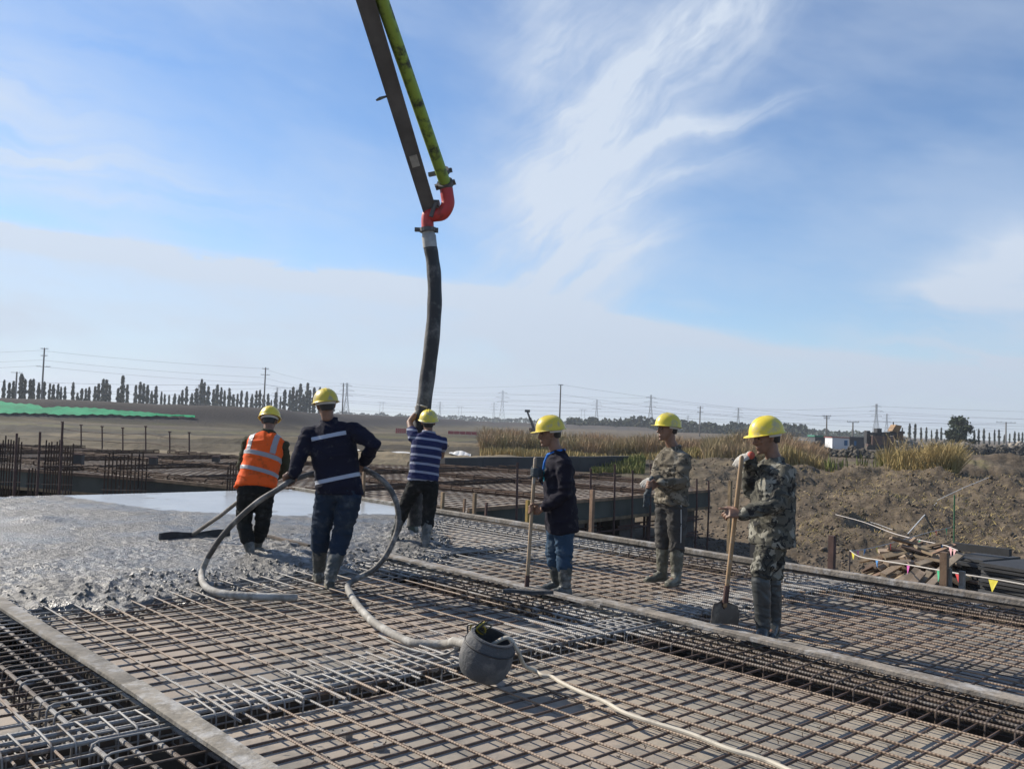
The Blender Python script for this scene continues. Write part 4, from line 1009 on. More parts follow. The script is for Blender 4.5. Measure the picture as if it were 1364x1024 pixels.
HY = 11.62
boom = thing('concrete_pump_boom', PX(566, 600, HY), 'grey and green pump boom with red elbow and black end hose', 'concrete pump boom')
b = MB(); p0 = PX(571.5, 277, HY); p1 = PX(487, 0, 9.7); pe = p0+(p1-p0)*2.6; dr = (pe-p0).normalized(); sx = dr.cross(Vector((0, 1, 0))).normalized(); sy = sx.cross(dr)
def boxbeam(b, a, c, w0, w1, d0, d1):
    b.loft([[a+sx*(i*w0/2)+sy*(j*d0/2) for i, j in ((-1, -1), (1, -1), (1, 1), (-1, 1))], [c+sx*(i*w1/2)+sy*(j*d1/2) for i, j in ((-1, -1), (1, -1), (1, 1), (-1, 1))]])
boxbeam(b, p0, pe, .165, .24, .15, .26); b.build('boom_arm', m_boom, boom, smooth=False)
b = MB()
for s in (-1, 1): boxbeam(b, p0+sx*(s*.078)-sy*.078, pe+sx*(s*.112)-sy*.134, .022, .03, .012, .012)
b.build('flange_strip', m_boom, boom, smooth=False)
b = MB(); q = p0+(pe-p0)*.105-sy*.093; b.box(q, .10, .006, .16, (sx, sy, dr)); b.build('sticker', m_alu, boom, smooth=False)
g0 = PX(593.5, 246, HY-.05); g1 = PX(508.5, 0, 9.75); ge = g0+(g1-g0)*2.6
b = MB(); b.tube([g0, g0.lerp(ge, .33), g0.lerp(ge, .66), ge], [.078, .079, .08, .08], 16); b.build('delivery_pipe', m_green, boom)
for f in (.45,):
    b = MB(); q = g0.lerp(ge, f); b.tube([q-dr*.05, q-dr*.05, q+dr*.05], .1, 16); b.build('pipe_clamp', m_boom, boom)
gd = (ge-g0).normalized()
b = MB(); b.tube([g0-gd*.02, g0+gd*.045], .108, 16); b.box(g0+sx*.11, .06, .05, .07, (sx, sy, gd)); b.box(g0-sx*.11, .05, .05, .06, (sx, sy, gd)); b.build('pipe_clamp', m_boom, boom, smooth=False)
b = MB(); q = PX(590, 229, HY-.1); b.bar(PX(571, 233, HY), PX(602, 226.5, HY-.06), .05, .05); b.tube([q-gd*.03, q+gd*.03], .088, 14); b.build('pipe_bracket', m_boom, boom, smooth=False)
b = MB(); el = spline([g0, PX(595.5, 259, HY-.05), PX(596.5, 272, HY-.05), PX(590, 284, HY-.05), PX(580, 286.5, HY-.02), PX(572, 287, HY)], 6); b.tube(el, [.088]*len(el), 16); b.build('elbow_pipe', m_redp, boom)
b = MB(); el = spline([PX(577, 283, HY), PX(571, 285.5, HY), PX(569.5, 292, HY), PX(569.7, 303, HY)], 6); b.tube(el, [.082]*len(el), 16); b.build('elbow_pipe', m_redp, boom)
b = MB(); q = PX(575.5, 280, HY-.02); ax_ = (PX(582, 288, HY)-PX(569, 271, HY)).normalized(); b.tube([PX(574, 289, HY-.1), PX(580, 270, HY-.1)], .03, 8); b.box(PX(577, 272, HY), .17, .2, .07); b.tube([PX(563, 273, HY), PX(568, 275, HY)], .02, 6); b.build('swivel_joint', m_boom, boom, smooth=False)
b = MB(); c0 = PX(570, 304, HY); c1 = PX(570.2, 309, HY); b.tube([c0, c1], .112, 16); b.box((c0+c1)/2-Vector((.13, 0, 0)), .09, .05, .05); b.box((c0+c1)/2+Vector((.115, 0, 0)), .04, .05, .06); b.build('pipe_clamp', m_boom, boom, smooth=False)
b = MB(); b.tube([PX(570.2, 309, HY), PX(571, 313, HY), PX(571.2, 314, HY), PX(573, 330, HY)], [.085, .085, .094, .094], 16); b.build('hose_coupling', m_alu, boom)
hp = spline([PX(573, 328, HY), PX(576, 345, HY), PX(578.5, 370, HY), PX(579, 400, HY), PX(577.5, 430, HY), PX(573.5, 470, HY), PX(569, 505, HY), PX(564.5, 540, HY-.02), PX(559, 580, HY-.05), PX(555, 620, HY-.1), PX(553, 660, HY-.1), PX(552, 700, HY-.1)], 5)
b = MB(); n = len(hp); b.tube(hp, [.088+.012*min(1, i/n*2.2)+.003*math.sin(i*.9) for i in range(n)], 18); b.build('end_hose', m_rub, boom)
b = MB(); q = p0+(pe-p0)*.19; h0 = PX(515, 128.5, 10.9); b.tube([PX(521, 126, 10.75), h0, PX(506, 131.5, 10.8), PX(501, 134, 10.8)], [.015, .015, .022, .012], 6); b.build('hook', m_boom, boom)

# ================================================================== VIBRATOR: drum motor, hose and cable
m_hose = mat('cement coated hose', (.22, .205, .18), .75, dirt=(.40, .385, .35), dirtamt=.6, dscale=7, bump=.35, bscale=30, coord='Position')
m_hose2 = mat('dark dusty hose', (.075, .07, .065), .7, dirt=(.28, .265, .24), dirtamt=.5, dscale=5, bump=.3, bscale=30, coord='Position')
m_drum = mat('dusty drum rubber', (.075, .077, .08), .85, dirt=(.17, .165, .158), dirtamt=.5, dscale=6, bump=.5, bscale=45)
dz0 = GP(646, 908, .012)
vib = thing('vibrator_motor', dz0, 'grey rubber drum holding a vibrator motor on the bar mat', 'vibrator motor')
prof = [(.02, .0), (.115, .0), (.138, .012), (.150, .05), (.158, .10), (.164, .15), (.163, .19), (.157, .222), (.143, .250), (.118, .270), (.088, .280)]
dax = Vector((.27, -.14, .95)).normalized(); dxx = Vector((1, 0, 0)); dxx = (dxx-dax*dxx.dot(dax)).normalized(); dyy = dax.cross(dxx)
def drum2(inset):
    rings = []
    for r, z in ((.02, .0), (.085, .003), (.128, .016), (.150, .05), (.162, .10), (.164, .15), (.158, .20), (.146, .238), (.134, .252), (.130, .268)):
        rr = max(.01, r-inset); zz = z+inset if z < .2 else z
        rings.append([dz0+Vector((-.035, .02, .028))+dax*zz+(dxx*math.cos(q)+dyy*math.sin(q))*rr for q in [2*math.pi*k/48 for k in range(48)]])
    return rings
def drum(inset, tilt=True):
    rings = []
    for r, z in prof:
        rr = max(.01, r-inset); ring = []
        for k in range(40):
            a = 2*math.pi*k/40; zz = z+inset*.8 if z < .2 else z
            if z > .15:
                f = (z-.15)/.13; cut = max(0, math.cos(a+.45)+.25)*.085*f; zz -= cut
            x_ = rr*math.cos(a); y_ = rr*math.sin(a)
            ring.append(dz0+Vector((x_+zz*.02, y_, zz)))
        rings.append(ring)
    return rings
b = MB(); o = drum2(0); i_ = drum2(.014); b.loft(o+i_[::-1]); b.build('drum', m_drum, vib)
for z_, r_, nm in ((.262, .134, 'rim'), (.205, .158, 'strap')):
    b = MB(); b.tube([dz0+Vector((-.035, .02, .028))+dax*z_+(dxx*math.cos(q)+dyy*math.sin(q))*r_ for q in [2*math.pi*k/40 for k in range(40)]], .006, 6, closed=True); b.build(nm, m_drum if nm == 'rim' else m_blk, vib)
b = MB(); b.tube([dz0+Vector((-.03, .01, .06)), dz0+Vector((-.03, .01, .06))+dax*.06, dz0+Vector((-.03, .01, .06))+dax*.14], [.07, .085, .06], 16); b.build('motor', m_blk, vib)
for (cl, s, off) in (((.36, .27, .03), 1, 0), ((.05, .05, .03), -1, .015), ((.03, .03, .03), 1, -.02)):
    b = MB(); c = dz0+Vector((-.045+off, .05, .262)); b.tube(spline([c+Vector((-.05, .0, 0)), c+Vector((-.055*s, .02, .06)), c+Vector((0, -.01, .075)), c+Vector((.035*s, .01, .045)), c+Vector((.02, .02, .01)), c+Vector((-.02, -.02, .05)), c+Vector((.03, 0, .09))], 5), .006, 6)
    b.build('lead_wire', mat('lead wire', cl, .5), vib)
vh = thing('vibrator_hose', GP(462, 782, .04), 'long looping grey vibrator hose held by the dark jacketed worker', 'hose')
hp = spline([dz0+Vector((-.10, .06, .20)), GP(606, 854, .14), GP(596, 857, .06), GP(575, 858, .035), GP(550, 856, .03), GP(525, 845, .03), GP(500, 830, .03), GP(484, 815, .03), GP(472, 800, .035), GP(464, 786, .04)], 6)
b = MB(); b.tube(hp, [.031]*(len(hp)), 10); b.build('outer_sleeve', m_hose, vh)
hp = spline([GP(464, 787, .04), GP(464, 778, .05), PX(478, 769, 8.45), PX(498, 758, 8.5), PX(514, 740, 8.5), PX(527, 713, 8.55), PX(531, 690, 8.6), PX(526, 664, 8.65), PX(514, 644, 8.7), PX(496, 630, 8.72), PX(478, 622, 8.8), PX(455, 622, 8.85), PX(425, 628, 8.8), PX(404, 634, 8.6), PX(386, 641, 8.36), PX(368, 653, 8.3), PX(345, 667, 8.28), PX(318, 690, 8.3), PX(295, 715, 8.35), PX(277, 742, 8.45)], 6)
b = MB(); b.tube(hp, [.027]*len(hp), 10); b.build('flexible_shaft', m_hose2, vh)
hp = spline([PX(277, 742, 8.45), PX(269, 762, 8.42), GP(271, 777, .07), GP(284, 787, .05), GP(310, 792, .045), GP(350, 794.5, .04), GP(392, 795.5, .035)], 6)
b = MB(); b.tube(hp, [.027+.006*min(1, i/20) for i in range(len(hp))], 10, round_=True); b.build('vibrating_head', m_hose, vh)
hp = spline([dz0+Vector((.03, .02, .22)), dz0+Vector((.13, .01, .27)), dz0+Vector((.19, .0, .20)), GP(699, 886, .09), GP(713, 893, .04), GP(722, 899, .03), GP(735, 901, .03), GP(748, 909, .03), GP(775, 922, .03), GP(805, 934, .03), GP(832, 949, .03), GP(870, 962, .03), GP(920, 977, .03), GP(970, 997, .03), GP(1020, 1012, .03), GP(1080, 1040, .03), GP(1150, 1080, .03)], 6)
b = MB(); b.tube(hp, .0125, 8); b.build('power_cable', mat('pale cable', (.50, .45, .36), .7, dirt=(.3, .27, .22), dirtamt=.5, dscale=9, coord='Position'), None, loc=GP(720, 898, .03), label='pale power cable trailing from the drum to the lower right', cat='cable')
hp = spline([GP(612, 861, .10), GP(590, 872, .03), GP(560, 868, .03), GP(528, 858, .03), GP(505, 846, .03)], 5)
b = MB(); b.tube(hp, .009, 6); b.build('rope', m_hose, None, loc=GP(560, 866, .03), label='thin grey rope beside the vibrator hose', cat='rope')

# ================================================================== TIMBER HEAP, DARK SHEETS, BUNTING
C_PL = []
for i in range(4):
    me = MB(); me.box((0, 0, 0), 1, 1, 1); q = me.mesh('plank mesh'); q.materials.append(mat('heap timber %d' % i, [(.29, .22, .145), (.22, .15, .095), (.35, .275, .19), (.17, .12, .08)][i], .85, var=.4, vscale=3, rnd=.25, bump=.3, bscale=20, coord='Position')); C_PL.append(q)
def heap_plank(a, c, w, h, i, roll):
    d = c-a; o = inst('loose_plank', C_PL[i % 4], None, (a+c)/2, frame(d) @ Matrix.Rotation(roll, 3, 'X'), (d.length, w, h))
    tag(o, 'weathered plank thrown on the timber heap beside the deck', 'plank', 'planks in the timber heap')
gz = lambda x, y: tz(x, y)
hx0, hx1 = ray(1174, 700).x/ray(1174, 700).y*16.2, ray(1296, 700).x/ray(1296, 700).y*16.2
def heap_z(x, y):
    f = (x-hx0)/(hx1-hx0); return -1.75+1.34*max(0, math.sin(math.pi*min(1, max(0, f*.86+.10))))**.55*math.exp(-((y-16.3)/1.35)**2)
for k in range(150):
    x = rng.uniform(hx0-.05, hx1+.1); y = rng.uniform(15.2, 17.2); z = heap_z(x, y)-rng.uniform(-.03, .16)
    an = (.15+rng.normal()*.35) if k % 3 else (-.9+rng.normal()*.4); L = rng.uniform(.6, 1.7); e_ = .25
    d = Vector((math.cos(an), math.sin(an), 0)); d.z = (heap_z(x+d.x*e_, y+d.y*e_)-heap_z(x-d.x*e_, y-d.y*e_))/(2*e_)*.6+rng.normal()*.07; d.normalize(); c = Vector((x, y, max(z, -1.68)))
    heap_plank(c-d*L/2, c+d*L/2, rng.uniform(.06, .14), rng.uniform(.03, .055), k, rng.normal()*.35)
for x0, y0, x1, y1, Y in ((1196, 788, 1222, 758, 14.6), (1204, 790, 1229, 762, 14.5), (1214, 790, 1238, 762, 14.7), (1226, 791, 1252, 766, 14.5), (1186, 780, 1212, 766, 14.7), (1235, 790, 1258, 772, 14.6), (1172, 772, 1190, 764, 15.2), (1176, 765, 1200, 752, 15.4), (1250, 762, 1280, 738, 15), (1205, 756, 1240, 740, 15.6), (1222, 752, 1262, 740, 15.5), (1180, 750, 1216, 748, 15.3)):
    heap_plank(PX(x0, y0, Y), PX(x1, y1, Y+.5), .11, .05, int(x0), .3)
m_sheetd = mat('dark form sheet', (.022, .023, .025), .75, var=.4, vscale=2, rnd=.3, coord='Position')
m_sheetg = mat('grey channel', (.055, .056, .058), .7, metal=.2, rnd=.3)
C_SD, C_SG = ucube(m_sheetd, 'sheet'), ucube(m_sheetg, 'channel')
z = -1.75; k = 0
while z < PX(1300, 736, 16.3).z:
    h = .055+.02*rng.random(); a = PX(1276+rng.uniform(-14, 8), 760, 16.2); c = PX(1334+rng.uniform(-6, 8), 765, 15.6); a.z = c.z = z+h/2; d = c-a
    o = inst('form_sheet', C_SD if rng.random() < .6 else C_SG, None, (a+c)/2, frame(d) @ Matrix.Rotation(rng.normal()*.03, 3, 'Y'), (d.length, 1.2, h*.8))
    tag(o, 'dark flat form sheet in the stack right of the timber heap', 'form sheet', 'stacked dark form sheets'); z += h; k += 1
b = MB(); a, c = PX(1271, 727, 16.4), PX(1346, 736, 15.6); b.bar(a, c, .1, .13); b.build('steel_channel', m_sheetd, None, loc=(a+c)/2, smooth=False, label='long dark steel channel on top of the form sheets', cat='steel channel')
z = -1.75
while z < PX(1345, 752, 13.6).z:
    h = .05+.02*rng.random(); a = PX(1338+rng.uniform(-8, 6), 770, 13.9); c = PX(1420, 778, 13.1); a.z = c.z = z+h/2; d = c-a
    o = inst('form_sheet', C_SG if rng.random() < .6 else C_SD, None, (a+c)/2, frame(d), (d.length, 1.3, h*.7))
    tag(o, 'grey edged sheet in the nearer stack at the right edge', 'form sheet', 'grey sheets stacked at the right edge'); z += h
m_tube = mat('dark tube', (.03, .03, .031), .6, var=.3, vscale=4, rnd=.3)
ut = unit_rod(8, m_tube, 'tube')
for k in range(26):
    x = rng.uniform(-.55, .55); y = rng.uniform(-.5, .9); a = PX(1262+rng.uniform(-18, 30), 760, 15.9+y*.8); L = rng.uniform(1.6, 2.9); zz = -1.72+.062*k*.62+rng.uniform(0, .04); an = rng.normal()*.10-.28
    p = Vector((a.x, a.y, zz)); d = Vector((math.cos(an), math.sin(an), rng.normal()*.03)).normalized()
    o = rod('steel_tube', ut, None, p, p+d*L, .024); tag(o, 'dark scaffold tube lying between the timber heap and the form sheets', 'tube', 'dark tubes beside the timber heap')
# posts and bunting
m_rod = mat('thin rod', (.09, .07, .06), .8)
def thinrod(px, yt, yb, Y, lb, m=m_rod, r=.012):
    q = PX(px, yt, Y); z0 = min(PX(px, yb, Y).z, tz(q.x, q.y)-.05); bb = MB(); bb.tube([Vector((q.x, q.y, z0)), q.lerp(Vector((q.x, q.y, z0)), .5), q], r, 6)
    bb.build('thin_rod', m, None, loc=(q.x, q.y, z0), label=lb, cat='rod'); return q
ra = thinrod(1132, 733, 768, 14.0, 'thin rod holding the left end of the bunting'); m_grod = mat('green rod', (.03, .12, .05), .6)
rb = thinrod(1271.5, 659, 722, 20.0, 'tall thin green rod on the slope behind the timber heap', m_grod, .016)
m_rope = mat('string', (.45, .42, .38), .8); FL = {'red': (.55, .05, .05), 'yellow': (.55, .48, .04), 'green': (.03, .33, .16), 'blue': (.08, .25, .55), 'magenta': (.48, .10, .34), 'purple': (.22, .14, .30), 'pink': (.55, .32, .33)}
FM = {k: mat('flag '+k, v, .7, bump=.2, bscale=20) for k, v in FL.items()}
def bunting(pts, flags, label, r=.008, rope=m_rope):
    t = thing('bunting_line', pts[0], label, 'bunting'); sp_ = spline(pts, 8); bb = MB(); bb.tube(sp_, r, 5); bb.build('string', rope, t)
    for f, col, s in flags:
        s *= .72
        i = min(len(sp_)-2, int(f*(len(sp_)-1))); p = sp_[i]; d = (sp_[i+1]-sp_[i]).normalized(); fw = Vector((rng.uniform(-.3, .3), rng.uniform(-.5, .5), 0)); bb = MB()
        q0 = p-d*s*.5; q1 = p+d*s*.5; tip = p-ZX*s*1.1+fw*s*.5; mid = (q0+q1)/2-ZX*s*.5+Vector((0, -.12*s, 0))
        th = Vector((0, .004, 0)); bb.add([q0, q1, tip, mid, q0+th, q1+th, tip+th, mid+th], [(0, 1, 3), (1, 2, 3), (2, 0, 3), (4, 7, 5), (5, 7, 6), (6, 7, 4), (0, 4, 5, 1), (1, 5, 6, 2), (2, 6, 4, 0)])
        bb.build('flag', FM[col], t, smooth=False)
bunting([ra, PX(1145, 741, 13.7), PX(1172, 746, 13), PX(1210, 752, 12), PX(1256, 760, 10.75), PX(1285, 765, 10.3), PX(1330, 772, 9.9), PX(1400, 785, 9.3)],
        [(.06, 'yellow', .13), (.285, 'blue', .15), (.44, 'magenta', .16), (.555, 'green', .17), (.69, 'red', .17), (.855, 'yellow', .18)], 'nearer bunting line passing in front of the timber heap')
bunting([ra, PX(1140, 733, 14.3), PX(1168, 728, 15.3), PX(1205, 718, 17), PX(1240, 708, 18.8), PX(1267, 702, 20)],
        [(.06, 'red', .14), (.12, 'green', .13), (.23, 'magenta', .14), (.31, 'blue', .13), (.42, 'yellow', .14), (.5, 'red', .15), (.66, 'purple', .14), (.8, 'yellow', .15), (.86, 'red', .14), (.95, 'green', .18)], 'farther bunting line rising to the thin green rod')
bunting([PX(1113, 685, 24), PX(1150, 695, 22), PX(1190, 710, 19.5), PX(1225, 719, 17.5), PX(1258, 726, 16), PX(1276, 733, 15.4)], [(.62, 'green', .16), (.78, 'blue', .16), (.88, 'pink', .2), (.95, 'pink', .16)], 'slack white tape sagging across the spoil slope', .008, mat('white tape', (.5, .46, .43), .7))
for q0, q1, r, lb in (((1210, 26), (1249, 30), .017, 'pale straight pole lying on the spoil slope'), ((1140, 27.5), (1206, 26.3), .011, 'thin bent stick lying on the spoil slope'), ((1250, 30.5), (1318, 33), .010, 'long dry stalk lying on the mound crest')):
    a, c = TP(*q0), TP(*q1); pp = []
    for k in range(9):
        p = a.lerp(c, k/8); pp.append(Vector((p.x, p.y, max(tz(p.x, p.y), p.z-.05)+.04)))
    for _ in range(2): pp = [pp[0]]+[(pp[k-1]+pp[k]*2+pp[k+1])/4 for k in range(1, 8)]+[pp[-1]]
    bb = MB(); bb.tube([a+ZX*.12, a.lerp(c, .5)+ZX*.14, c+ZX*.1], r, 6); bb.build('stick', m_sheet, None, loc=a, label=lb, cat='stick')
pts = []
y = 21+19*rng.random(3600)**1.3; x = rng.uniform(.17, .62, 3600)*y; pts = np.stack([x, y, terrain(x, y)+.005], 1)[x > 4.5]
crumbs('clods', pts, .025, .075, 'brown clods and stones strewn over the spoil slope', mat('slope clods', (.15, .115, .08), .95, var=.5, vscale=1.5, coord='Position'))
# flat bar and scraps on the concrete
def on_c(p): 
    u = p.x*AX.x+p.y*AX.y; v = p.x*BX.x+p.y*BX.y; return Vector((p.x, p.y, float(concrete_z(np.array([u]), np.array([v]))[0][0])))
a, c = on_c(GP(346, 714, .04))+ZX*.03, on_c(GP(412, 731, .04))+ZX*.025
b = MB(); b.bar(a, c, .05, .03); b.build('screed_bar', m_plyd, None, loc=a, smooth=False, label='dark flat bar lying on the concrete behind the dark jacketed worker', cat='bar')
a = on_c(GP(547, 712, .04)); b = MB(); q = [PX(545, 688, a.y), PX(550, 694, a.y), PX(553.5, 706, a.y), PX(553, 712, a.y), PX(542.5, 712, a.y)]
b.loft([[v for v in q], [v+Vector((.03, .12, 0)) for v in q]]); b.build('plate_offcut', mat('dark green plate', (.03, .05, .045), .5), None, loc=a, smooth=False, label='dark green triangular plate between the striped shirt worker\'s boots', cat='plate')
# ================================================================== PEOPLE
m_skin = mat('skin', (.25, .135, .085), .55, var=.25, vscale=14, bump=.15, bscale=60); m_skin.node_tree.nodes['Principled BSDF'].inputs['Subsurface Weight'].default_value = 0.0
m_hair = mat('black hair', (.02, .017, .015), .6)
m_eye = mat('eye', (.04, .03, .025), .25)
m_hat = mat('helmet yellow', (.70, .56, .05), .38, rnd=.13, dirt=(.40, .36, .22), dirtamt=.42, dscale=11, bump=.04, bscale=40)
m_band = mat('helmet band', (.62, .60, .56), .7)
m_boot = mat('rubber boot', (.042, .048, .046), .5, dirt=(.19, .185, .17), dirtamt=.55, dscale=7, bump=.25, bscale=30)
m_boot2 = mat('olive rubber boot', (.085, .082, .06), .6, dirt=(.20, .19, .15), dirtamt=.6, dscale=7, bump=.25, bscale=30)
m_boot3 = mat('dark rubber boot', (.045, .049, .049), .42, dirt=(.075, .077, .074), dirtamt=.3, dscale=2.5, bump=.12, bscale=18)
m_glw = mat('work glove', (.50, .48, .43), .85, dirt=(.28, .26, .23), dirtamt=.6, dscale=20, bump=.4, bscale=120)
m_gld = mat('dark glove', (.05, .065, .075), .8, bump=.4, bscale=100)
m_glr = mat('red glove palm', (.42, .07, .04), .6)
m_navy = mat('navy jacket', (.010, .011, .024), .8, dirt=(.06, .06, .065), dirtamt=.22, dscale=11, bump=.35, bscale=120)
m_navy2 = mat('dark plum jacket', (.012, .011, .019), .8, dirt=(.055, .053, .056), dirtamt=.22, dscale=10, bump=.35, bscale=120)
m_wtrs = mat('blue work trousers', (.018, .030, .052), .85, dirt=(.07, .085, .10), dirtamt=.4, dscale=4, bump=.35, bscale=110)
m_jean = mat('blue jeans', (.032, .062, .105), .85, dirt=(.11, .15, .19), dirtamt=.5, dscale=5, bump=.35, bscale=130)
m_blkt = mat('black trousers', (.014, .015, .015), .85, dirt=(.05, .05, .048), dirtamt=.4, dscale=5, bump=.35, bscale=110)
m_gryt = mat('grey trousers', (.060, .057, .054), .85, dirt=(.12, .113, .103), dirtamt=.45, dscale=4, bump=.35, bscale=110)
m_olive = mat('olive sweater', (.05, .052, .032), .9, bump=.4, bscale=100)
m_vest = mat('orange vest', (.85, .115, .018), .7, dirt=(.50, .085, .02), dirtamt=.35, dscale=7, bump=.15, bscale=60); m_refl = mat('reflective tape', (.30, .29, .30), .45, bump=.1, bscale=90)
m_refl2 = mat('pale reflective tape', (.36, .40, .48), .45, bump=.1, bscale=90)
m_collar = mat('blue collar', (.03, .15, .48), .75); m_teal = mat('teal shirt', (.03, .20, .26), .8)
m_piping = mat('white piping', (.45, .44, .43), .7)
def camo(name, cols, sc, th=(.46, .55, .60)):
    m = mat(name, cols[0], .88, bump=.35, bscale=110); t = m.node_tree; b = t.nodes['Principled BSDF']; co = t.nodes.new('ShaderNodeTexCoord').outputs['Object']
    c = mixc(t, nz(t, co, sc, 3, .55, .6).step(th[0]-.015, th[0]+.015), cols[1], cols[0])
    mp = t.nodes.new('ShaderNodeVectorMath'); mp.operation = 'ADD'; t.links.new(co, mp.inputs[0]); mp.inputs[1].default_value = (3.1, 7.7, 1.3)
    c = mixc(t, nz(t, mp.outputs[0], sc*1.3, 3, .55, .6).step(th[1]-.015, th[1]+.015), c, cols[2])
    mp = t.nodes.new('ShaderNodeVectorMath'); mp.operation = 'ADD'; t.links.new(co, mp.inputs[0]); mp.inputs[1].default_value = (9.1, 2.7, 5.3)
    c = mixc(t, nz(t, mp.outputs[0], sc*2.2, 3, .55, .8).step(th[2]-.015, th[2]+.015), c, cols[3])
    t.links.new(c, b.inputs['Base Color']); return m
m_camo1 = camo('tan camouflage', ((.15, .13, .098), (.098, .085, .064), (.25, .225, .18), (.048, .044, .037)), 7)
m_camo2 = camo('dark camouflage', ((.115, .110, .09), (.06, .059, .05), (.26, .25, .21), (.028, .028, .028)), 7.5, (.46, .585, .56))
def striped(name, root_axis, z0):
    m = mat(name, (.022, .028, .085), .85, bump=.3, bscale=110); t = m.node_tree; b = t.nodes['Principled BSDF']
    at = t.nodes.new('ShaderNodeAttribute'); at.attribute_name = 'along'; a = X(t, at.outputs['Fac'])
    s = (a*(1/.105))._op('FRACT'); k = s.step(.0, .03)*s.step(.31, .28)
    s2 = (a*(1/.105)+.47)._op('FRACT'); k2 = s2.step(0, .02)*s2.step(.08, .06)
    c = mixc(t, k*.9, (.022, .028, .085), (.30, .32, .40)); t.links.new(c, b.inputs['Base Color']); return m
m_strip = striped('striped shirt', None, 0)

for _n in ('navy jacket', 'dark plum jacket', 'blue work trousers', 'blue jeans', 'black trousers', 'grey trousers', 'olive sweater', 'orange vest', 'tan camouflage', 'dark camouflage', 'striped shirt', 'blue collar', 'teal shirt'):
    MATS[_n].node_tree.nodes['Principled BSDF'].inputs['Specular IOR Level'].default_value = .12
def remesh(mb, voxel, smooth=3, wrinkle=0, seed=0, wf=9.0, extra=None):
    me = mb.mesh('tmp'); ob = bpy.data.objects.new('tmp', me); COL.objects.link(ob)
    md = ob.modifiers.new('r', 'REMESH'); md.mode = 'VOXEL'; md.voxel_size = voxel
    if smooth: ms = ob.modifiers.new('s', 'SMOOTH'); ms.factor = .5; ms.iterations = smooth
    dg = bpy.context.evaluated_depsgraph_get(); dg.update(); ev = ob.evaluated_get(dg); out = bpy.data.meshes.new_from_object(ev)
    bpy.data.objects.remove(ob); bpy.data.meshes.remove(me)
    if wrinkle:
        n = len(out.vertices); co = np.empty(n*3, np.float32); out.vertices.foreach_get('co', co); no = np.empty(n*3, np.float32); out.vertices.foreach_get('normal', no); co = co.reshape(-1, 3); no = no.reshape(-1, 3)
        off = np.zeros(n)
        for i in range(n):
            p = Vector(co[i]); q = Vector((p.x*wf*.8, p.y*wf*.8, p.z*wf*1.25+seed*3.1)); q2 = q+mnoise.noise_vector(q*.6)*.9
            r = 1-abs(mnoise.noise(q2)); r2 = 1-abs(mnoise.noise(Vector((q2.x*.9+q2.z*1.5, q2.y, q2.z*.7-q2.x*.5))*1.4))
            off[i] = (r*r-.55)*.7+(r2*r2*r2-.4)*.5
        if extra is not None: off = off*extra(co)
        co = co+no*(off*wrinkle)[:, None]; out.vertices.foreach_set('co', co.astype(np.float32).ravel()); out.update()
    return out
def put(me, name, m, parent):
    """mesh authored in world coordinates -> child of parent"""
    w = wloc(parent); me.transform(Matrix.Translation(-w)); me.name = name; ob = bpy.data.objects.new(name, me); COL.objects.link(ob); ob.parent = parent
    me.materials.clear(); me.materials.append(m); smooth_mesh(me, 60); return ob
def cutband(me, planes, off, name, m, parent):
    bm = bmesh.new(); bm.from_mesh(me)
    for co, no in planes:
        g = bm.verts[:]+bm.edges[:]+bm.faces[:]; bmesh.ops.bisect_plane(bm, geom=g, plane_co=co, plane_no=no, clear_outer=True)
    bm.normal_update(); 
    nv = {v: v.normal.copy() for v in bm.verts}
    r = bmesh.ops.solidify(bm, geom=bm.faces[:], thickness=-.002)
    for v in bm.verts:
        if v in nv: v.co += nv[v]*off
    bm.normal_update()
    for v in bm.verts:
        if v not in nv: v.co += v.normal*off*.4
    out = bpy.data.meshes.new(name); bm.to_mesh(out); bm.free(); return put(out, name, m, parent)
def ell(c, R, F, hw, hd, n=22, e=2.4):
    out = []
    for k in range(n):
        a = 2*math.pi*k/n; ca, sa = math.cos(a), math.sin(a)
        out.append(c+R*(hw*math.copysign(abs(ca)**(2/e), ca))+F*(hd*math.copysign(abs(sa)**(2/e), sa)))
    return out
def lerp(a, b, t): return a+(b-a)*t
def limb(mb, pts, rs, n=14): mb.tube(pts, rs, n, round_=True)
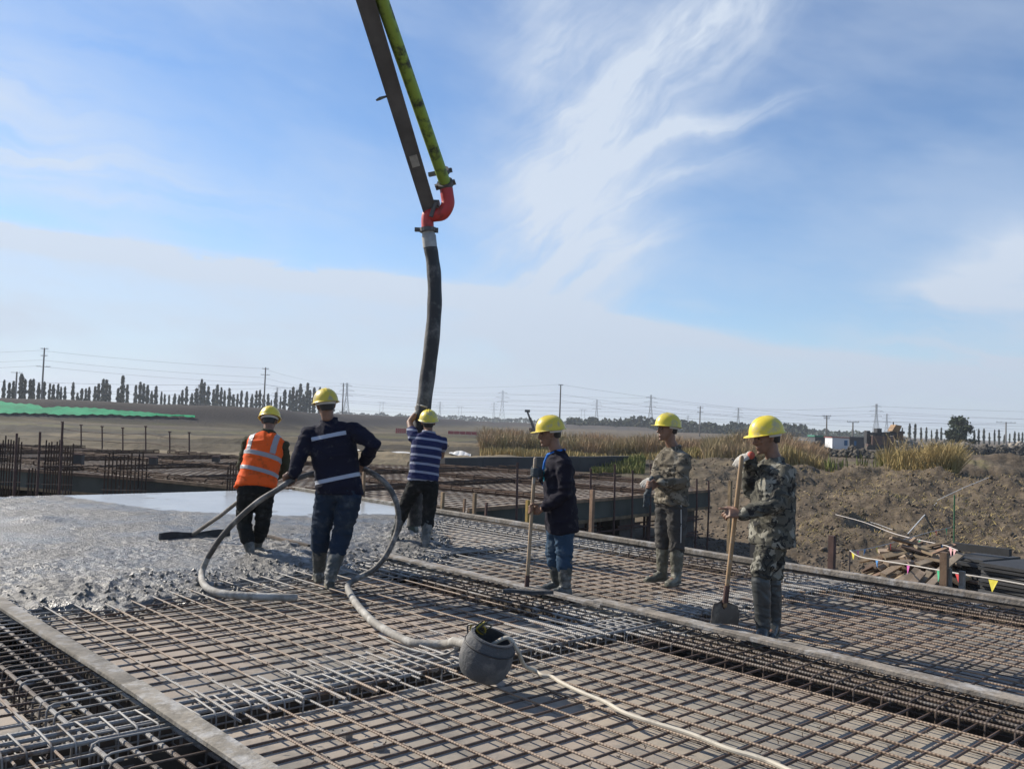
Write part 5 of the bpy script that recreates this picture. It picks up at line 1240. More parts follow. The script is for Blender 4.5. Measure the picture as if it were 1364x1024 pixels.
def grip(mb, wrist, axp, g, r, side, sz=1.0, fr=.0095, ang0=25, thumb=True):
    """a hand closed on a bar through axp along g (pinky to index); the palm lies on the +-side"""
    g = g.normalized(); w = wrist-axp; w = w-g*w.dot(g)
    if w.length < .02: w = Vector((0, -1, 0))
    t = -w.normalized(); nrm = t.cross(g)*side
    R = r+fr*1.05
    def at(arc, off, rr=None):
        a = R_(90)-(R_(ang0)*-1)-arc/(R) if False else arc/R
        # angle measured from nrm towards t
        rr = rr or R; return axp+g*off+nrm*(rr*math.cos(a))+t*(rr*math.sin(a))
    heel = axp+nrm*(R+.012)-t*(.055*sz)
    # palm
    rings = []
    for (c, hw, ht) in ((wrist, .026, .022), (wrist.lerp(heel, .6), .032, .022), (heel, .041, .019), (axp+nrm*(R+.006), .044, .015), (at(.022, 0, R+.003), .042, .012)):
        d = (heel-wrist).normalized() if c in (wrist,) else t
        rings.append(ell(c, g, nrm, hw*sz, ht*sz, 14))
    mb.loft(rings)
    for i, L in enumerate((.060, .076, .082, .076)):
        off = (i-1.5)*.0215*sz; L *= sz; f = fr*(.88 if i == 0 else 1)*sz
        arcs = [.008, .028+L*.0, .028+L*.45, .028+L*.78, .028+L]
        pts = [at(a, off*(1-.05*j), R+(.004 if j == 1 else 0)) for j, a in enumerate(arcs)]
        limb(mb, pts, [f*1.1, f*1.08, f, f*.93, f*.82], 8)
    if thumb:
        o = .044*sz; pts = [heel+g*(.018*sz)+nrm*.0, heel+g*(.040*sz)-t*-.012-nrm*.012, axp+g*(o+.012)-t*(R*.9)-nrm*(R*.1), axp+g*(o+.008)-t*(R*.55)-nrm*(R*.85), axp+g*(o-.002)-t*(R*.0)-nrm*(R*1.02)]
        limb(mb, pts, [.016*sz, .0145*sz, .012*sz, .011*sz, .009*sz], 8)
def openhand(mb, wrist, d, nrm, sz=1.0, curl=.5, fr=.0093, point=False):
    """relaxed hand: d along the fingers, nrm out of the back of the hand"""
    d = d.normalized(); nrm = (nrm-d*nrm.dot(d)).normalized(); g = d.cross(nrm)
    kn = wrist+d*(.088*sz); mb.loft([ell(c, g, nrm, hw*sz, ht*sz, 14) for c, hw, ht in ((wrist-d*.01, .026, .022), (wrist+d*.03*sz, .036, .020), (wrist+d*.065*sz, .043, .017), (kn, .042, .013))])
    for i, L in enumerate((.060, .074, .080, .074)):
        off = g*((i-1.5)*.0215*sz); p = kn+off-d*.008; a = 0; pts = [p]; cu = curl*(1.0-.12*i) if not (point and i == 3) else .08
        for s in (.45, .32, .23): a += cu; p = p+(d*math.cos(a)-nrm*math.sin(a))*(L*sz*s); pts.append(p)
        limb(mb, pts, [fr*sz*1.08, fr*sz, fr*sz*.94, fr*sz*.8], 8)
    p = wrist+d*.025*sz+g*(.030*sz); limb(mb, [p, p+(d*.6+g*.75-nrm*.3)*(.032*sz), p+(d*.95+g*.75-nrm*.6)*(.055*sz), p+(d*1.25+g*.6-nrm*.85)*(.07*sz)], [.016*sz, .0135*sz, .0115*sz, .009*sz], 8)

def person(label, S):
    fwd = Vector((*S['fwd'], 0)).normalized(); Rv = fwd.cross(ZX); Y = S['Y']
    def P(q): return PX(q[0], q[1], Y+(q[2] if len(q) > 2 else 0))
    J = {k: P(S[k]) for k in ('hip', 'neck', 'shL', 'elL', 'wrL', 'shR', 'elR', 'wrR', 'hpL', 'knL', 'anL', 'toL', 'hpR', 'knR', 'anR', 'toR')}
    gz_ = S.get('gz', 0.0); base = (J['anL']+J['anR'])/2; base.z = gz_
    root = thing('person', base, label, 'person')
    up = (J['neck']-J['hip']).normalized(); shv = (J['shR']-J['shL']).normalized() if S.get('shtw') else Rv
    Fh = ZX.cross(Rv)*-1; Fh = Rv.cross(up)*-1
    if Fh.dot(fwd) < 0: Fh = -Fh
    hR = Rv; sR = (J['shR']-J['shL']); sR = (sR-up*sR.dot(up)).normalized(); sF = sR.cross(up)*-1
    if sF.dot(fwd) < 0: sF = -sF
    # ------------ body (one continuous mesh)
    B = MB(); k = S.get('k', 1.0)
    hf = Vector((*S.get('headfwd', S['fwd']), S.get('headtilt', 0))).normalized(); hc = P(S['head']); hu0 = Vector(S.get('headup', (0, 0, 1))); hr = hf.cross(hu0).normalized(); hu = hr.cross(hf).normalized()
    def H(r, f, u): return hc+hr*r+hf*f+hu*u
    B.ball(H(0, -.012, .035), (.073, .093, .088), (hr, hf, hu), 18, 12)
    B.loft([ell(H(0, f, u), hr, hf, w, d, 16, 2.2) for f, u, w, d in ((-.005, .04, .070, .085), (.008, .0, .069, .082), (.016, -.04, .062, .074), (.026, -.075, .051, .058), (.036, -.100, .038, .042), (.042, -.115, .026, .028))])
    B.tube([H(0, .088, .018), H(0, .098, -.005), H(0, .112, -.028), H(0, .100, -.036)], [.010, .012, .0155, .010], 8)           # nose
    for s in (-1, 1):
        B.ball(H(s*.014, .097, -.033), .0085, None, 8, 6)
        B.ball(H(s*.038, .073, -.018), (.022, .016, .018), (hr, hf, hu), 8, 6)   # cheek
        B.tube([H(s*.012, .091, .026), H(s*.032, .087, .030), H(s*.050, .074, .024)], [.008, .010, .007], 6)                 # brow
        B.tube([H(s*.074, -.004, .022), H(s*.083, -.012, .008), H(s*.080, -.006, -.014), H(s*.073, .004, -.028)], [.010, .013, .011, .008], 8)  # ear
    B.tube([H(-.024, .082, -.063), H(0, .093, -.060), H(.024, .082, -.063)], [.006, .009, .006], 6)
    B.tube([H(-.020, .081, -.075), H(0, .091, -.074), H(.020, .081, -.075)], [.006, .010, .006], 6)
    B.ball(H(0, .078, -.103), (.022, .018, .016), (hr, hf, hu), 10, 6)
    limb(B, [H(0, -.02, -.03), H(0, -.02, -.09).lerp(J['neck'], .35), J['neck']+up*.01, J['neck']-up*.08], [.058, .056*k, .062*k, .07])
    def T(f): return lerp(J['hip'], J['neck'], f)
    B.loft([ell(T(-.10), hR, Fh, .12, .085), ell(T(.1), hR, Fh, .150, .10), ell(T(.35), hR, Fh, .14, .095), ell(T(.65), sR, sF, .155, .105), ell(T(.84), sR, sF, .155, .09), ell(T(.97), sR, sF, .08, .06)])
    for s in 'LR':
        sh, e_, w = J['sh'+s], J['el'+s], J['wr'+s]; bare = s in S.get('bare', '')
        limb(B, [sh.lerp(T(.85), .3), sh, sh.lerp(e_, .5), e_, e_.lerp(w, .35), w], [.05, .052, .047, .040, .040, .027] if bare else [.04, .045, .042, .035, .034, .026])
        a, kn, hp, to = J['an'+s], J['kn'+s], J['hp'+s], J['to'+s]
        limb(B, [hp.lerp(J['hip'], .3), hp, hp.lerp(kn, .5), kn, kn.lerp(a, .35), a], [.075, .078, .066, .05, .05, .034])
        fo = (to-a); fo.z = 0; fl = fo.length; fo = fo.normalized() if fl > .02 else fwd
        g0 = Vector((a.x, a.y, S.get('gz'+s, gz_)+.045)); limb(B, [a, g0, g0+fo*.08, g0+fo*.15], [.034, .036, .034, .026], 10)
    gl = {}
    for s in 'LR':
        hnd = S['hand'+s]; w = J['wr'+s]; tgt = B
        if hnd.get('glove'): gl[s] = MB(); limb(gl[s], [J['el'+s].lerp(w, .80), J['el'+s].lerp(w, .92), w], [.036, .034, .033], 12); tgt = gl[s]; hfr = .0105
        else: hfr = .0095
        for tg_ in ([B, tgt] if tgt is not B else [B]):
            sc = 1.0 if tg_ is tgt else .93
            f_ = hfr if tg_ is tgt else .0088
            if hnd['k'] == 'grip': grip(tg_, w, P(hnd['at']), Vector(hnd['g']), hnd['r'], hnd.get('side', 1), hnd.get('sz', 1.05)*sc, f_)
            else: openhand(tg_, w, Vector(hnd['d']), Vector(hnd['n']), hnd.get('sz', 1.05)*sc, hnd.get('curl', .4), f_, hnd.get('point', False))
    body = put(remesh(B, .0062, 1), 'body', m_skin, root)
    for s in gl: 
        q = put(remesh(gl[s], .0062, 1), 'glove', S['hand'+s]['glove'], root)
        if S['hand'+s].get('glabel'): q['label'] = S['hand'+s]['glabel']
    for s in (-1, 1):
        e = MB(); e.ball(H(s*.033, .083, .008), (.0125, .008, .0065), (hr, hf, hu), 10, 6); put(e.mesh('eye'), 'eye', m_eye, root)
    h = MB(); rings = []
    for u, f, w, d in ((.09, -.015, .074, .090), (.05, -.018, .0765, .092), (.015, -.034, .0755, .076), (-.015, -.048, .068, .058), (-.045, -.056, .056, .042)): rings.append(ell(H(0, f, u), hr, hf, w, d, 18, 2.2))
    h.loft(rings); put(h.mesh('hair'), 'hair', m_hair, root)
    # ------------ safety helmet with ribs, brim and peak
    hat = MB(); ht = S.get('hattilt', 0); ca, sa = math.cos(ht), math.sin(ht); Hf = hf*ca+hu*sa; Hu = hu*ca-hf*sa; hz = hc+hu*.042-hf*.008
    NA = 48; rings = []
    def dome(ph, th, inner=0):
        w, l, hgt = .118-inner, .142-inner, .128-inner; cp, sp2 = math.cos(ph), math.sin(ph); x = math.sin(th)*cp**.85; y = math.cos(th)*cp**.85
        rib = 0
        if not inner and sp2 > .25:
            for xo in (-.028, 0, .028):
                rib = max(rib, .007*math.exp(-((x*w-xo)/.007)**2)*min(1, (sp2-.25)*4)*(1 if xo == 0 else .7))
        return hz+hr*(x*w)+Hf*(y*l)+Hu*(sp2*hgt+rib)
    for i in range(13):
        ph = (math.pi/2)*(1-i/12)*.985; rings.append([dome(ph, 2*math.pi*k/NA) for k in range(NA)])
    def brim(o, dz, pk): 
        r = []
        for k in range(NA):
            th = 2*math.pi*k/NA; c = math.cos(th); e = o+pk*max(0, c)**1.6; r.append(hz+hr*(math.sin(th)*(.118+o))+Hf*(c*(.142)+math.copysign(1, c)*abs(c)**.5*0+c*e)+Hu*(dz-.010*max(0, c)**2))
        return r
    rings += [brim(.004, -.004, .0), brim(.012, -.006, .034), brim(.014, -.010, .038), brim(.010, -.012, .034), brim(-.002, -.008, 0)]
    for i in range(1, 12, 2): rings.append([dome((math.pi/2)*(i/12)*.98, 2*math.pi*k/NA, .006) for k in range(NA)])
    hat.loft(rings); hme = put(hat.mesh('hard_hat'), 'hard_hat', m_hat, root)
    hb = MB(); rr = []
    for u in (-.002, -.030):
        rr.append([hz+hr*(math.sin(t)*.093)+Hf*(math.cos(t)*.108)+Hu*u for t in np.linspace(R_(75), R_(285), 26)])
    rr2 = [[p+(p-hz).normalized()*.004 for p in r] for r in rr]
    hb.loft(rr, False, False); hb.loft(rr2[::-1], False, False); put(hb.mesh('headband'), 'headband', m_band, hme)
    # ------------ legs: trousers then boots
    Tm = MB(); tk = S.get('tk', 1.0)
    Tm.loft([ell(T(.16), hR, Fh, .168*tk, .118*tk), ell(T(.02), hR, Fh, .178*tk, .128*tk), ell(T(-.10), hR, Fh, .172*tk, .122*tk), ell(T(-.2), hR, Fh, .13*tk, .09*tk)])
    for s in 'LR':
        a, kn, hp = J['an'+s], J['kn'+s], J['hp'+s]; cut = S.get('cut', .42)
        limb(Tm, [hp.lerp(J['hip'], .22)+up*.05, hp, hp.lerp(kn, .5), kn, kn.lerp(a, cut)], [.098*tk, .102*tk, .092*tk, .079*tk, .074*tk])
    put(remesh(Tm, .0105, 3, S.get('twr', .021), S['Y'], 8), 'trousers', S['trousers'], root)
    for s in 'LR':
        a, kn, to = J['an'+s], J['kn'+s], J['to'+s]; zb = S.get('gz'+s, gz_); Bm = MB(); fo = to-a; fo.z = 0; fo = fo.normalized() if fo.length > .02 else fwd; side = ZX.cross(fo)
        topc = kn.lerp(a, S.get('boot', .2)); ank = Vector((a.x, a.y, max(a.z, zb+.09))); bl = S.get('bl', 1.0)
        limb(Bm, [topc, kn.lerp(ank, .45), kn.lerp(ank, .8), ank], [.070*bl, .068*bl, .058*bl, .054*bl], 16)
        hl = Vector((a.x, a.y, zb))-fo*.062
        secs = []
        for f, w, h_ in ((0, .030, .075), (.03, .041, .10), (.09, .043, .105), (.15, .045, .078), (.21, .048, .060), (.262, .043, .050), (.288, .026, .036)):
            c = hl+fo*f; secs.append([c+side*(w*math.copysign(abs(math.cos(q))**.7, math.cos(q)))+ZX*(.004+h_*(.5+.5*math.sin(q))) for q in [2*math.pi*k/16 for k in range(16)]])
        Bm.loft(secs)
        bt = put(remesh(Bm, .0085, 2, .010, S['Y']*2+ord(s), 11), 'boot', S.get('bootm', m_boot), root)
        sm = MB(); secs = []
        for f, w in ((-.004, .028), (.03, .044), (.09, .044), (.15, .048), (.21, .051), (.266, .045), (.294, .024)):
            c = hl+fo*f; secs.append([c+side*(w*x_)+ZX*z_ for x_, z_ in ((-1, 0), (1, 0), (1, .02), (-1, .02))])
        sm.loft(secs); put(sm.mesh('sole'), 'sole', m_boot2, bt)
    # ------------ torso clothing
    jk = S.get('jk', 1.0); Jm = MB(); hem = S.get('hem', -.14)
    secs = [ell(T(hem), hR, Fh, .195*jk, .145*jk), ell(T(hem+.10), hR, Fh, .196*jk, .146*jk), ell(T(.25), hR.lerp(sR, .3).normalized(), Fh, .186*jk, .140*jk), ell(T(.5), hR.lerp(sR, .7).normalized(), sF, .193*jk, .142*jk), ell(T(.72), sR, sF, .200*jk, .138*jk), ell(T(.86), sR, sF, .192*jk, .115*jk), ell(T(.93), sR, sF, .155*jk, .095*jk), ell(T(.985), sR, sF, .092, .076), ell(T(1.02), sR, sF, .066, .062)]
    Jm.loft(secs)
    sl_ = S.get('sleeve', 1.0)
    for s in 'LR':
        sh, e_, w = J['sh'+s], J['el'+s], J['wr'+s]; sh2 = sh.lerp(T(.8), .22)
        if sl_ >= 1: limb(Jm, [sh2, sh, sh.lerp(e_, .5), e_, e_.lerp(w, .5), e_.lerp(w, .93)], [.074*jk, .073*jk, .070*jk, .064*jk, .057*jk, .047*jk], 16)
        elif sl_ > 0: limb(Jm, [sh2, sh, sh.lerp(e_, sl_)], [.080*jk, .074*jk, .068*jk], 16)
    if S.get('collar', True):
        ring = [J['neck']+up*.012+sR*(.070*math.cos(q))+sF*(.066*math.sin(q)+.004)+up*(-.022*max(0, math.sin(q))) for q in [2*math.pi*k/20 for k in range(20)]]
        Jm.tube(ring, .019, 8, closed=True)
    tn = Vector(up)
    def damp(co):
        return np.ones(len(co))
    jme = remesh(Jm, .0105, 3, S.get('wr', .022), S['Y']*1.7, 6.8)
    if S.get('stripes'):
        n = len(jme.vertices); co = np.empty(n*3, np.float32); jme.vertices.foreach_get('co', co); co = co.reshape(-1, 3); al = (co-np.array(J['hip']))@np.array(up)+.02*((co-np.array(J['hip']))@np.array(sR))
        for s in 'LR':
            sh, e_ = J['sh'+s], J['el'+s]; ax_ = np.array((e_-sh).normalized()); rel = co-np.array(sh); tt = rel@ax_; out_ = (rel@np.array(sR))*(1 if s == 'R' else -1)
        at = jme.attributes.new('along', 'FLOAT', 'POINT'); at.data.foreach_set('value', (al+2.0).astype(np.float32))
    src = jme.copy(); jo = put(jme, S['top'], S['topm'], root)
    api = dict(J=J, T=T, up=up, sR=sR, sF=sF, hR=hR, Fh=Fh, root=root, src=src, top=jo, P=P, fwd=fwd, hc=hc, H=H)
    return api
def band(A, t0, t1, name, m, parent, src=None, extra=(), tilt=(0, 0), off=.004):
    n = (A['up']+A['sR']*tilt[0]+A['sF']*tilt[1]).normalized()
    cutband(src or A['src'], [(A['T'](t1), n), (A['T'](t0), -n)]+list(extra), off, name, m, parent)

RB = Vector((0, 0, 1))
# 1 --- orange vest, spreading concrete with the long leveller
rk0, rk1 = on_c(GP(211, 718, .04)), on_c(GP(306, 713.5, .04)); rkm = rk0.lerp(rk1, .47)
hndR, hndL = PX(353, 640, 10.22), PX(331, 657, 10.42); rkd = (hndR-hndL).normalized()
Ao = person('person in an orange vest and black trousers bending over a leveller', dict(Y=9.8, fwd=(-.12, 1), head=(359, 561, .26), headfwd=(-.15, 1), headtilt=-.35, hattilt=.0, gz=.0,
    hip=(341, 646, 0), neck=(357.5, 577, .20), shL=(331, 587.5, .20), elL=(323, 622, .33), wrL=(331, 654, .53), shR=(377, 592, .18), elR=(379, 626, .30), wrR=(360, 640, .37),
    hpL=(329, 655, -.02), knL=(325, 697, .06), anL=(333, 732, 0), toL=(331, 736, .3), hpR=(353, 655, .02), knR=(350, 696, .10), anR=(342, 726, .30), toR=(340, 727, .6), gzL=-.005, gzR=.01,
    handL=dict(k='grip', at=(331, 657, .62), g=tuple(rkd), r=.022, side=-1), handR=dict(k='grip', at=(353, 640, .42), g=tuple(rkd), r=.022, side=1),
    trousers=m_blkt, top='sweater', topm=m_olive, hem=-.02, jk=.93, boot=.42, cut=.6, tk=1.02))
Vm = MB(); T = Ao['T']; up, sR, sF, hR, Fh = Ao['up'], Ao['sR'], Ao['sF'], Ao['hR'], Ao['Fh']
Vm.loft([ell(T(-.06), hR, Fh, .228, .158), ell(T(.08), hR, Fh, .217, .152), ell(T(.3), hR, Fh, .206, .150), ell(T(.55), sR, sF, .207, .152), ell(T(.75), sR, sF, .205, .148), ell(T(.88), sR, sF, .198, .122), ell(T(.97), sR, sF, .128, .088), ell(T(1.0), sR, sF, .085, .074)])
vme = remesh(Vm, .0105, 3, .016, 3.3, 7); vsrc = vme.copy(); vst = put(vme, 'safety_vest', m_vest, Ao['root'])
for a_, c_ in ((.205, .275), (.495, .575)): band(Ao, a_, c_, 'reflective_band', m_refl, vst, vsrc, tilt=(.10, 0))
for s in (-1, 1):
    n = (sR*s).normalized(); cutband(vsrc, [(T(.57), -up), (T(.5)+sR*(s*.165), n), (T(.5)+sR*(s*.112), -n)], .0045, 'reflective_band', m_refl, vst)
b = MB(); b.tube([rkm+ZX*.04, rkm.lerp(hndL, .5), hndL, hndR, hndR+rkd*.12], [.025, .024, .022, .021, .02], 10); t = thing('concrete_leveller', rkm, 'long handled leveller with a wide black blade on the concrete', 'leveller')
b.build('handle', m_wood, t); b = MB(); yv = ZX.cross((rk1-rk0).normalized()); nb = 12
b.loft([[rk0.lerp(rk1, i/nb)+yv*(x_)+ZX*(z_+.012*math.sin(i*.8)) for x_, z_ in ((-.02, -.03), (.02, -.03), (.012, .075), (-.012, .075))] for i in range(nb+1)]); b.build('blade', m_rub, t)
# 2 --- navy reflective jacket holding the vibrator hose
gh = (PX(395, 637, 8.45)-PX(377, 647, 8.33)).normalized()
An = person('person in a dark jacket with pale reflective bands seen from behind, holding the hose', dict(Y=8.45, fwd=(-.18, 1), head=(434, 541, .03), headfwd=(-.45, 1), headtilt=-.12, headup=(-.10, 0, 1), gz=.0, k=1.05,
    hip=(452, 650, .03), neck=(438.5, 561, .06), shL=(412, 577, .03), elL=(397.5, 613, -.05), wrL=(391, 632, -.09), shR=(472, 573, .02), elR=(498, 592, -.06), wrR=(484, 617, .22),
    hpL=(436, 662, .03), knL=(427, 712, .10), anL=(425, 759, .22), toL=(421, 765, .55), hpR=(466, 662, .0), knR=(455, 715, .04), anR=(440, 767, -.10), toR=(438, 770, .3),
    handL=dict(k='grip', at=(386, 641, -.09), g=tuple(gh), r=.028, side=-1), handR=dict(k='grip', at=(478, 622, .35), g=(1, -.2, .1), r=.028, side=1),
    trousers=m_wtrs, top='jacket', topm=m_navy, hem=-.10, jk=1.13, tk=1.14, boot=.22, cut=.36, bl=1.08, wr=.018))
up, sR, sF = An['up'], An['sR'], An['sF']; T = An['T']
band(An, .745, .80, 'reflective_band', m_refl2, An['top'], extra=[(T(.7)+sR*.165, sR), (T(.7)-sR*.165, -sR), (T(.7), sF)], tilt=(-.03, 0))
band(An, .115, .17, 'reflective_band', m_refl2, An['top'], extra=[(T(.1)+sR*.30, sR), (T(.1)-sR*.228, -sR)], tilt=(-.04, 0))
# 3 --- striped shirt guiding the end hose
As = person('person in a striped polo shirt raising one arm to guide the hose', dict(Y=11.2, fwd=(.04, 1), head=(570.5, 563, .14), headfwd=(-.12, 1), headtilt=.15, gz=.0,
    hip=(563, 642, 0), neck=(571, 577, .08), shL=(551, 583, .08), elL=(545.5, 562, .26), wrL=(555.5, 549, .36), shR=(589, 587, .10), elR=(588, 607, .32), wrR=(573, 605, .42), bare='LR',
    hpL=(552, 648, 0), knL=(539, 676, .10), anL=(526, 710, .12), toL=(519, 722, .22), hpR=(574, 648, .0), knR=(571, 686, .05), anR=(567, 722, -.06), toR=(566, 730, .22), gzL=.03, gzR=.0,
    handL=dict(k='grip', at=(563.5, 546, .40), g=(.12, .0, 1), r=.094, side=-1, glove=m_glw), handR=dict(k='grip', at=(560, 606, .42), g=(-.1, 0, 1), r=.094, side=1, glove=m_glw),
    trousers=m_blkt, top='polo_shirt', topm=m_strip, hem=.02, jk=.98, sleeve=.45, stripes=True, boot=.25, cut=.4, wr=.018))
# 4 --- blue collar worker leaning on a squeegee
h1, h0 = PX(713, 611, 8.33), PX(701.5, 783, 8.33); hd = (h1-h0).normalized()
Ab = person('person in a dark jacket with a blue collar standing with a wooden handled rake', dict(Y=8.4, fwd=(-1, -.10), head=(732.5, 577.5, -.01), headfwd=(-1, -.18), headtilt=-.12, gz=.0,
    hip=(748, 690, 0), neck=(742, 603, 0), shL=(750, 616, -.17), elL=(753, 656, -.22), wrL=(725, 676, -.16), shR=(741, 615, .16), elR=(740, 652, .20), wrR=(722, 634, .04),
    hpL=(751, 698, -.09), knL=(752, 736, -.10), anL=(753, 780, -.10), toL=(733, 790, -.14), hpR=(743, 698, .09), knR=(738, 735, .10), anR=(742, 772, .12), toR=(720, 779, .10),
    handL=dict(k='grip', at=(708.3, 679, -.07), g=tuple(hd), r=.017, side=1), handR=dict(k='grip', at=(711.6, 629, -.07), g=tuple(hd), r=.017, side=-1, glove=m_gld),
    trousers=m_jean, top='jacket', topm=m_navy2, hem=-.20, jk=1.02, boot=.22, cut=.42, wr=.024))
J, up, sR, sF = Ab['J'], Ab['up'], Ab['sR'], Ab['sF']
b = MB(); ring = [J['neck']+up*(.022-.03*max(0, math.sin(q)))+sR*(.076*math.cos(q))+sF*(.078*math.sin(q)+.006) for q in [2*math.pi*k/24 for k in range(24)]]; b.tube(ring, .013, 8, closed=True)
b.tube([J['neck']+sF*.085+up*-.01, Ab['T'](.86)+sF*.125, Ab['T'](.74)+sF*.148], [.02, .016, .010], 8); put(remesh(b, .006, 2), 'shirt_collar', m_collar, Ab['root'])
b = MB(); limb(b, [Ab['T'](.84)+sF*.092, Ab['T'](.66)+sF*.118, Ab['T'](.5)+sF*.128], [.035, .036, .02]); put(remesh(b, .009, 2), 'undershirt', m_teal, Ab['root'])
b = MB(); e_, w = J['elR'], J['wrR']; limb(b, [e_.lerp(w, .45), e_.lerp(w, .9)], [.058, .05]); put(remesh(b, .008, 2, .012, 2, 12), 'shirt_cuff', m_collar, Ab['root'])
t = thing('concrete_rake', (h0.x, h0.y, 0), 'wooden handled concrete rake with a flat dark blade standing on the bars', 'rake')
b = MB(); b.tube([h0+hd*.02, h0.lerp(h1, .3), h0.lerp(h1, .7), h1], [.019, .018, .017, .017], 10, round_=True); b.build('handle', mat('pale handle wood', (.40, .29, .18), .65, var=.3, vscale=6, dirt=(.36, .34, .30), dirtamt=.4, dscale=8), t)
bl0, bl1 = GP(670, 789, .10), GP(737, 791, .10); yv = ZX.cross((bl1-bl0).normalized()); b = MB()
b.loft([[bl0.lerp(bl1, i/8)+yv*x_+ZX*(z_+.004*math.sin(i)) for x_, z_ in ((-.03, 0), (.03, 0), (.025, .028), (-.025, .028))] for i in range(9)]); b.build('blade', m_rub, t)
b = MB(); b.tube([h0+hd*.0, h0+hd*.12], [.024, .022], 10); b.build('socket', m_rust, t)
# 5 --- camouflage jacket, hands together
Ac = person('person in a tan camouflage jacket and grey trousers with hands together', dict(Y=9.3, fwd=(-1, -.40), head=(889, 572, -.02), headfwd=(-1, -.32), headtilt=.0, hattilt=.08, gz=.0,
    hip=(894, 664, 0), neck=(897, 597, 0), shL=(911, 609, -.14), elL=(907, 643, -.22), wrL=(880, 643, -.33), shR=(884, 609, .12), elR=(874, 637, -.02), wrR=(872, 639, -.24),
    hpL=(901, 672, -.07), knL=(902, 721, -.07), anL=(901, 766, -.07), toL=(888, 773, -.28), hpR=(887, 672, .08), knR=(883, 717, .07), anR=(882, 762, .08), toR=(857, 768, -.05),
    handL=dict(k='grip', at=(866, 646, -.36), g=(.15, .1, 1), r=.022, side=1), handR=dict(k='openhand', d=(-.9, -.4, -.25), n=(-.1, -.5, .8), curl=.55, glove=m_glw),
    trousers=m_gryt, top='jacket', topm=m_camo1, hem=-.10, jk=1.04, boot=.10, cut=.2, bootm=m_boot2, tk=1.08, wr=.028))
b = MB(); g0_ = PX(866, 643, 8.94); b.tube([PX(868, 636, 8.96), g0_, PX(864, 652, 8.95), PX(861, 662, 8.97), PX(860, 668, 8.98)], [.020, .022, .030, .030, .014], 10, round_=True)
for k in range(4): limb(b, [PX(860+k*1.6, 662, 8.97), PX(858.5+k*1.9, 669+k % 2*2, 8.97), PX(858+k*2.1, 675-k, 8.98)], [.012, .011, .009], 8)
gm = remesh(b, .0065, 1, .012, 1, 16); o = put(gm, 'spare_gloves', m_gld, Ac['root']); bpy.data.objects.remove(o)
o = bpy.data.objects.new('work_gloves', gm); COL.objects.link(o); o.location = wloc(Ac['root']); tag(o, 'pair of dark grey work gloves hanging from the hand of the camouflage worker', 'gloves')
J = Ac['J']; b = MB(); so = Vector((.25, -.95, 0)).normalized()
b.tube([J['hpL']+so*.105+ZX*.05, J['hpL'].lerp(J['knL'], .35)+so*.105, J['hpL'].lerp(J['knL'], .7)+so*.096, J['knL']+so*.085], .006, 6); put(b.mesh('piping'), 'piping', m_piping, Ac['root'])
# 6 --- shovel holder, right
s1, s0 = PX(988, 609, 6.80), PX(966, 803, 6.90); sd_ = (s1-s0).normalized()
Ar = person('person in dark camouflage leaning on a shovel at the right', dict(Y=6.95, fwd=(-1, -.22), head=(1021, 583.5, 0), headfwd=(-1, -.20), headtilt=-.18, hattilt=.03, gz=.0,
    hip=(1028, 712, 0), neck=(1031, 613, 0), shL=(1046, 628, -.15), elL=(1037, 671, -.24), wrL=(987, 685, -.22), shR=(1024, 625, .16), elR=(1000, 655, .14), wrR=(999, 606, -.06),
    hpL=(1027, 722, -.08), knL=(1013, 768, -.10), anL=(1017, 836, -.08), toL=(1008, 846, -.30), hpR=(1031, 722, .09), knR=(1028, 770, .10), anR=(1031, 831, .12), toR=(1024, 838, -.1),
    handL=dict(k='openhand', d=(-1, -.05, .12), n=(.1, -.75, .65), curl=.75, point=True), handR=dict(k='openhand', d=(-.80, -.25, -.35), n=(-.3, -.35, .9), curl=.75, glove=m_glw, glabel='pale work glove with a red palm resting on the shovel handle'),
    trousers=m_camo2, top='jacket', topm=m_camo2, hem=-.13, jk=1.04, boot=.06, cut=.0, bl=1.0, wr=.024, bootm=m_boot3))
J = Ar['J']; b = MB(); c = J['wrR']+Vector((.0, -.03, .0)); b.ball(c, (.029, .026, .032), None, 12, 8); put(remesh(b, .008, 2, .006, 4, 20), 'glove_palm', m_glr, Ar['root'])
t = thing('shovel', (s0.x, s0.y, 0), 'square mouthed shovel with a long wooden handle held by the worker at the right', 'shovel')
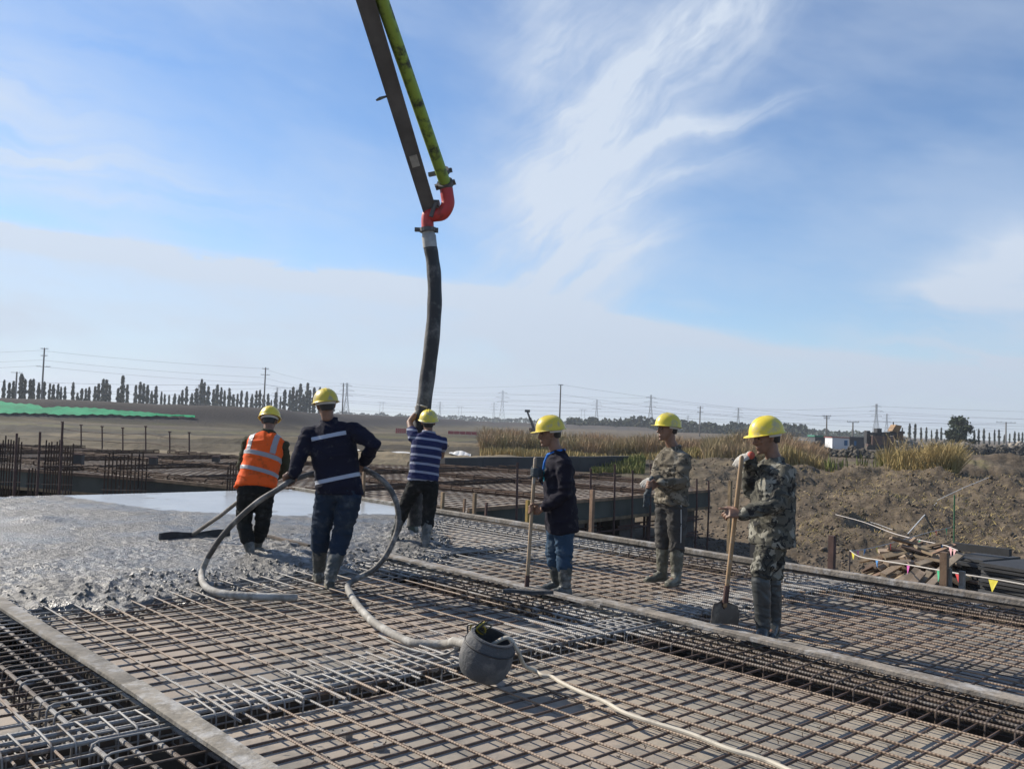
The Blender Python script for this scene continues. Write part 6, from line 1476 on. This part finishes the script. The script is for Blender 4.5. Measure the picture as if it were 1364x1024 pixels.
b = MB(); b.tube([s0-sd_*.02, s0.lerp(s1, .3), s0.lerp(s1, .7), s1], [.017, .0175, .0175, .0165], 12, round_=True); b.build('handle', mat('shovel handle wood', (.36, .235, .125), .6, var=.3, vscale=6, dirt=(.33, .30, .25), dirtamt=.35, dscale=8), t)
q0, q1 = PX(945.5, 830, 6.86), PX(983, 833, 6.96); top_ = s0+ZX*.02; xv = (q1-q0).normalized(); W_ = (q1-q0).length
bot = (q0+q1)/2; dn = (bot-top_); Hh = dn.length; dn.normalize(); nv_ = xv.cross(dn).normalized()
if nv_.y > 0: nv_ = -nv_
b = MB(); rowsA = []
for i in range(11):
    f = i/10; w = W_*(.5 if f < .001 else min(1, .82+.18*min(1, f*2.2)))*.98; row = []
    for j in range(11):
        x_ = (j/10-.5); sh_ = .02*(1-f)**6*abs(x_)*2; row.append(top_+dn*(Hh*(f*.98+.0)+sh_)+xv*(x_*w)-nv_*(.028*(1-(2*x_)**2)*(1-.5*f))+nv_*(.012*math.sin(f*3)))
    rowsA.append(row)
th = nv_*.004; allr = [r+[p+th for p in r[::-1]] for r in rowsA]; b.loft(allr); b.build('blade', mat('shovel steel', (.13, .115, .10), .6, metal=.4, dirt=(.24, .22, .19), dirtamt=.5, dscale=9), t)
b = MB(); b.tube([s0+sd_*.14, s0+sd_*.02, top_+dn*.07-nv_*.02], [.021, .023, .012], 10); b.build('socket', m_rust, t)
# ================================================================== THE AIR
m_air = bpy.data.materials.new('air'); m_air.use_nodes = True; t = m_air.node_tree; t.nodes.clear()
pv = t.nodes.new('ShaderNodeVolumePrincipled'); pv.inputs['Color'].default_value = (.86, .92, 1.0, 1); pv.inputs['Density'].default_value = .00036; pv.inputs['Anisotropy'].default_value = .2
o_ = t.nodes.new('ShaderNodeOutputMaterial'); t.links.new(pv.outputs[0], o_.inputs['Volume'])
b = MB(); b.box((0, 0, 28), 5200, 5200, 68); b.build('haze', m_air, None, loc=(0, 0, -6), smooth=False, kind='stuff', label='thin haze that pales the far trees and pylons')
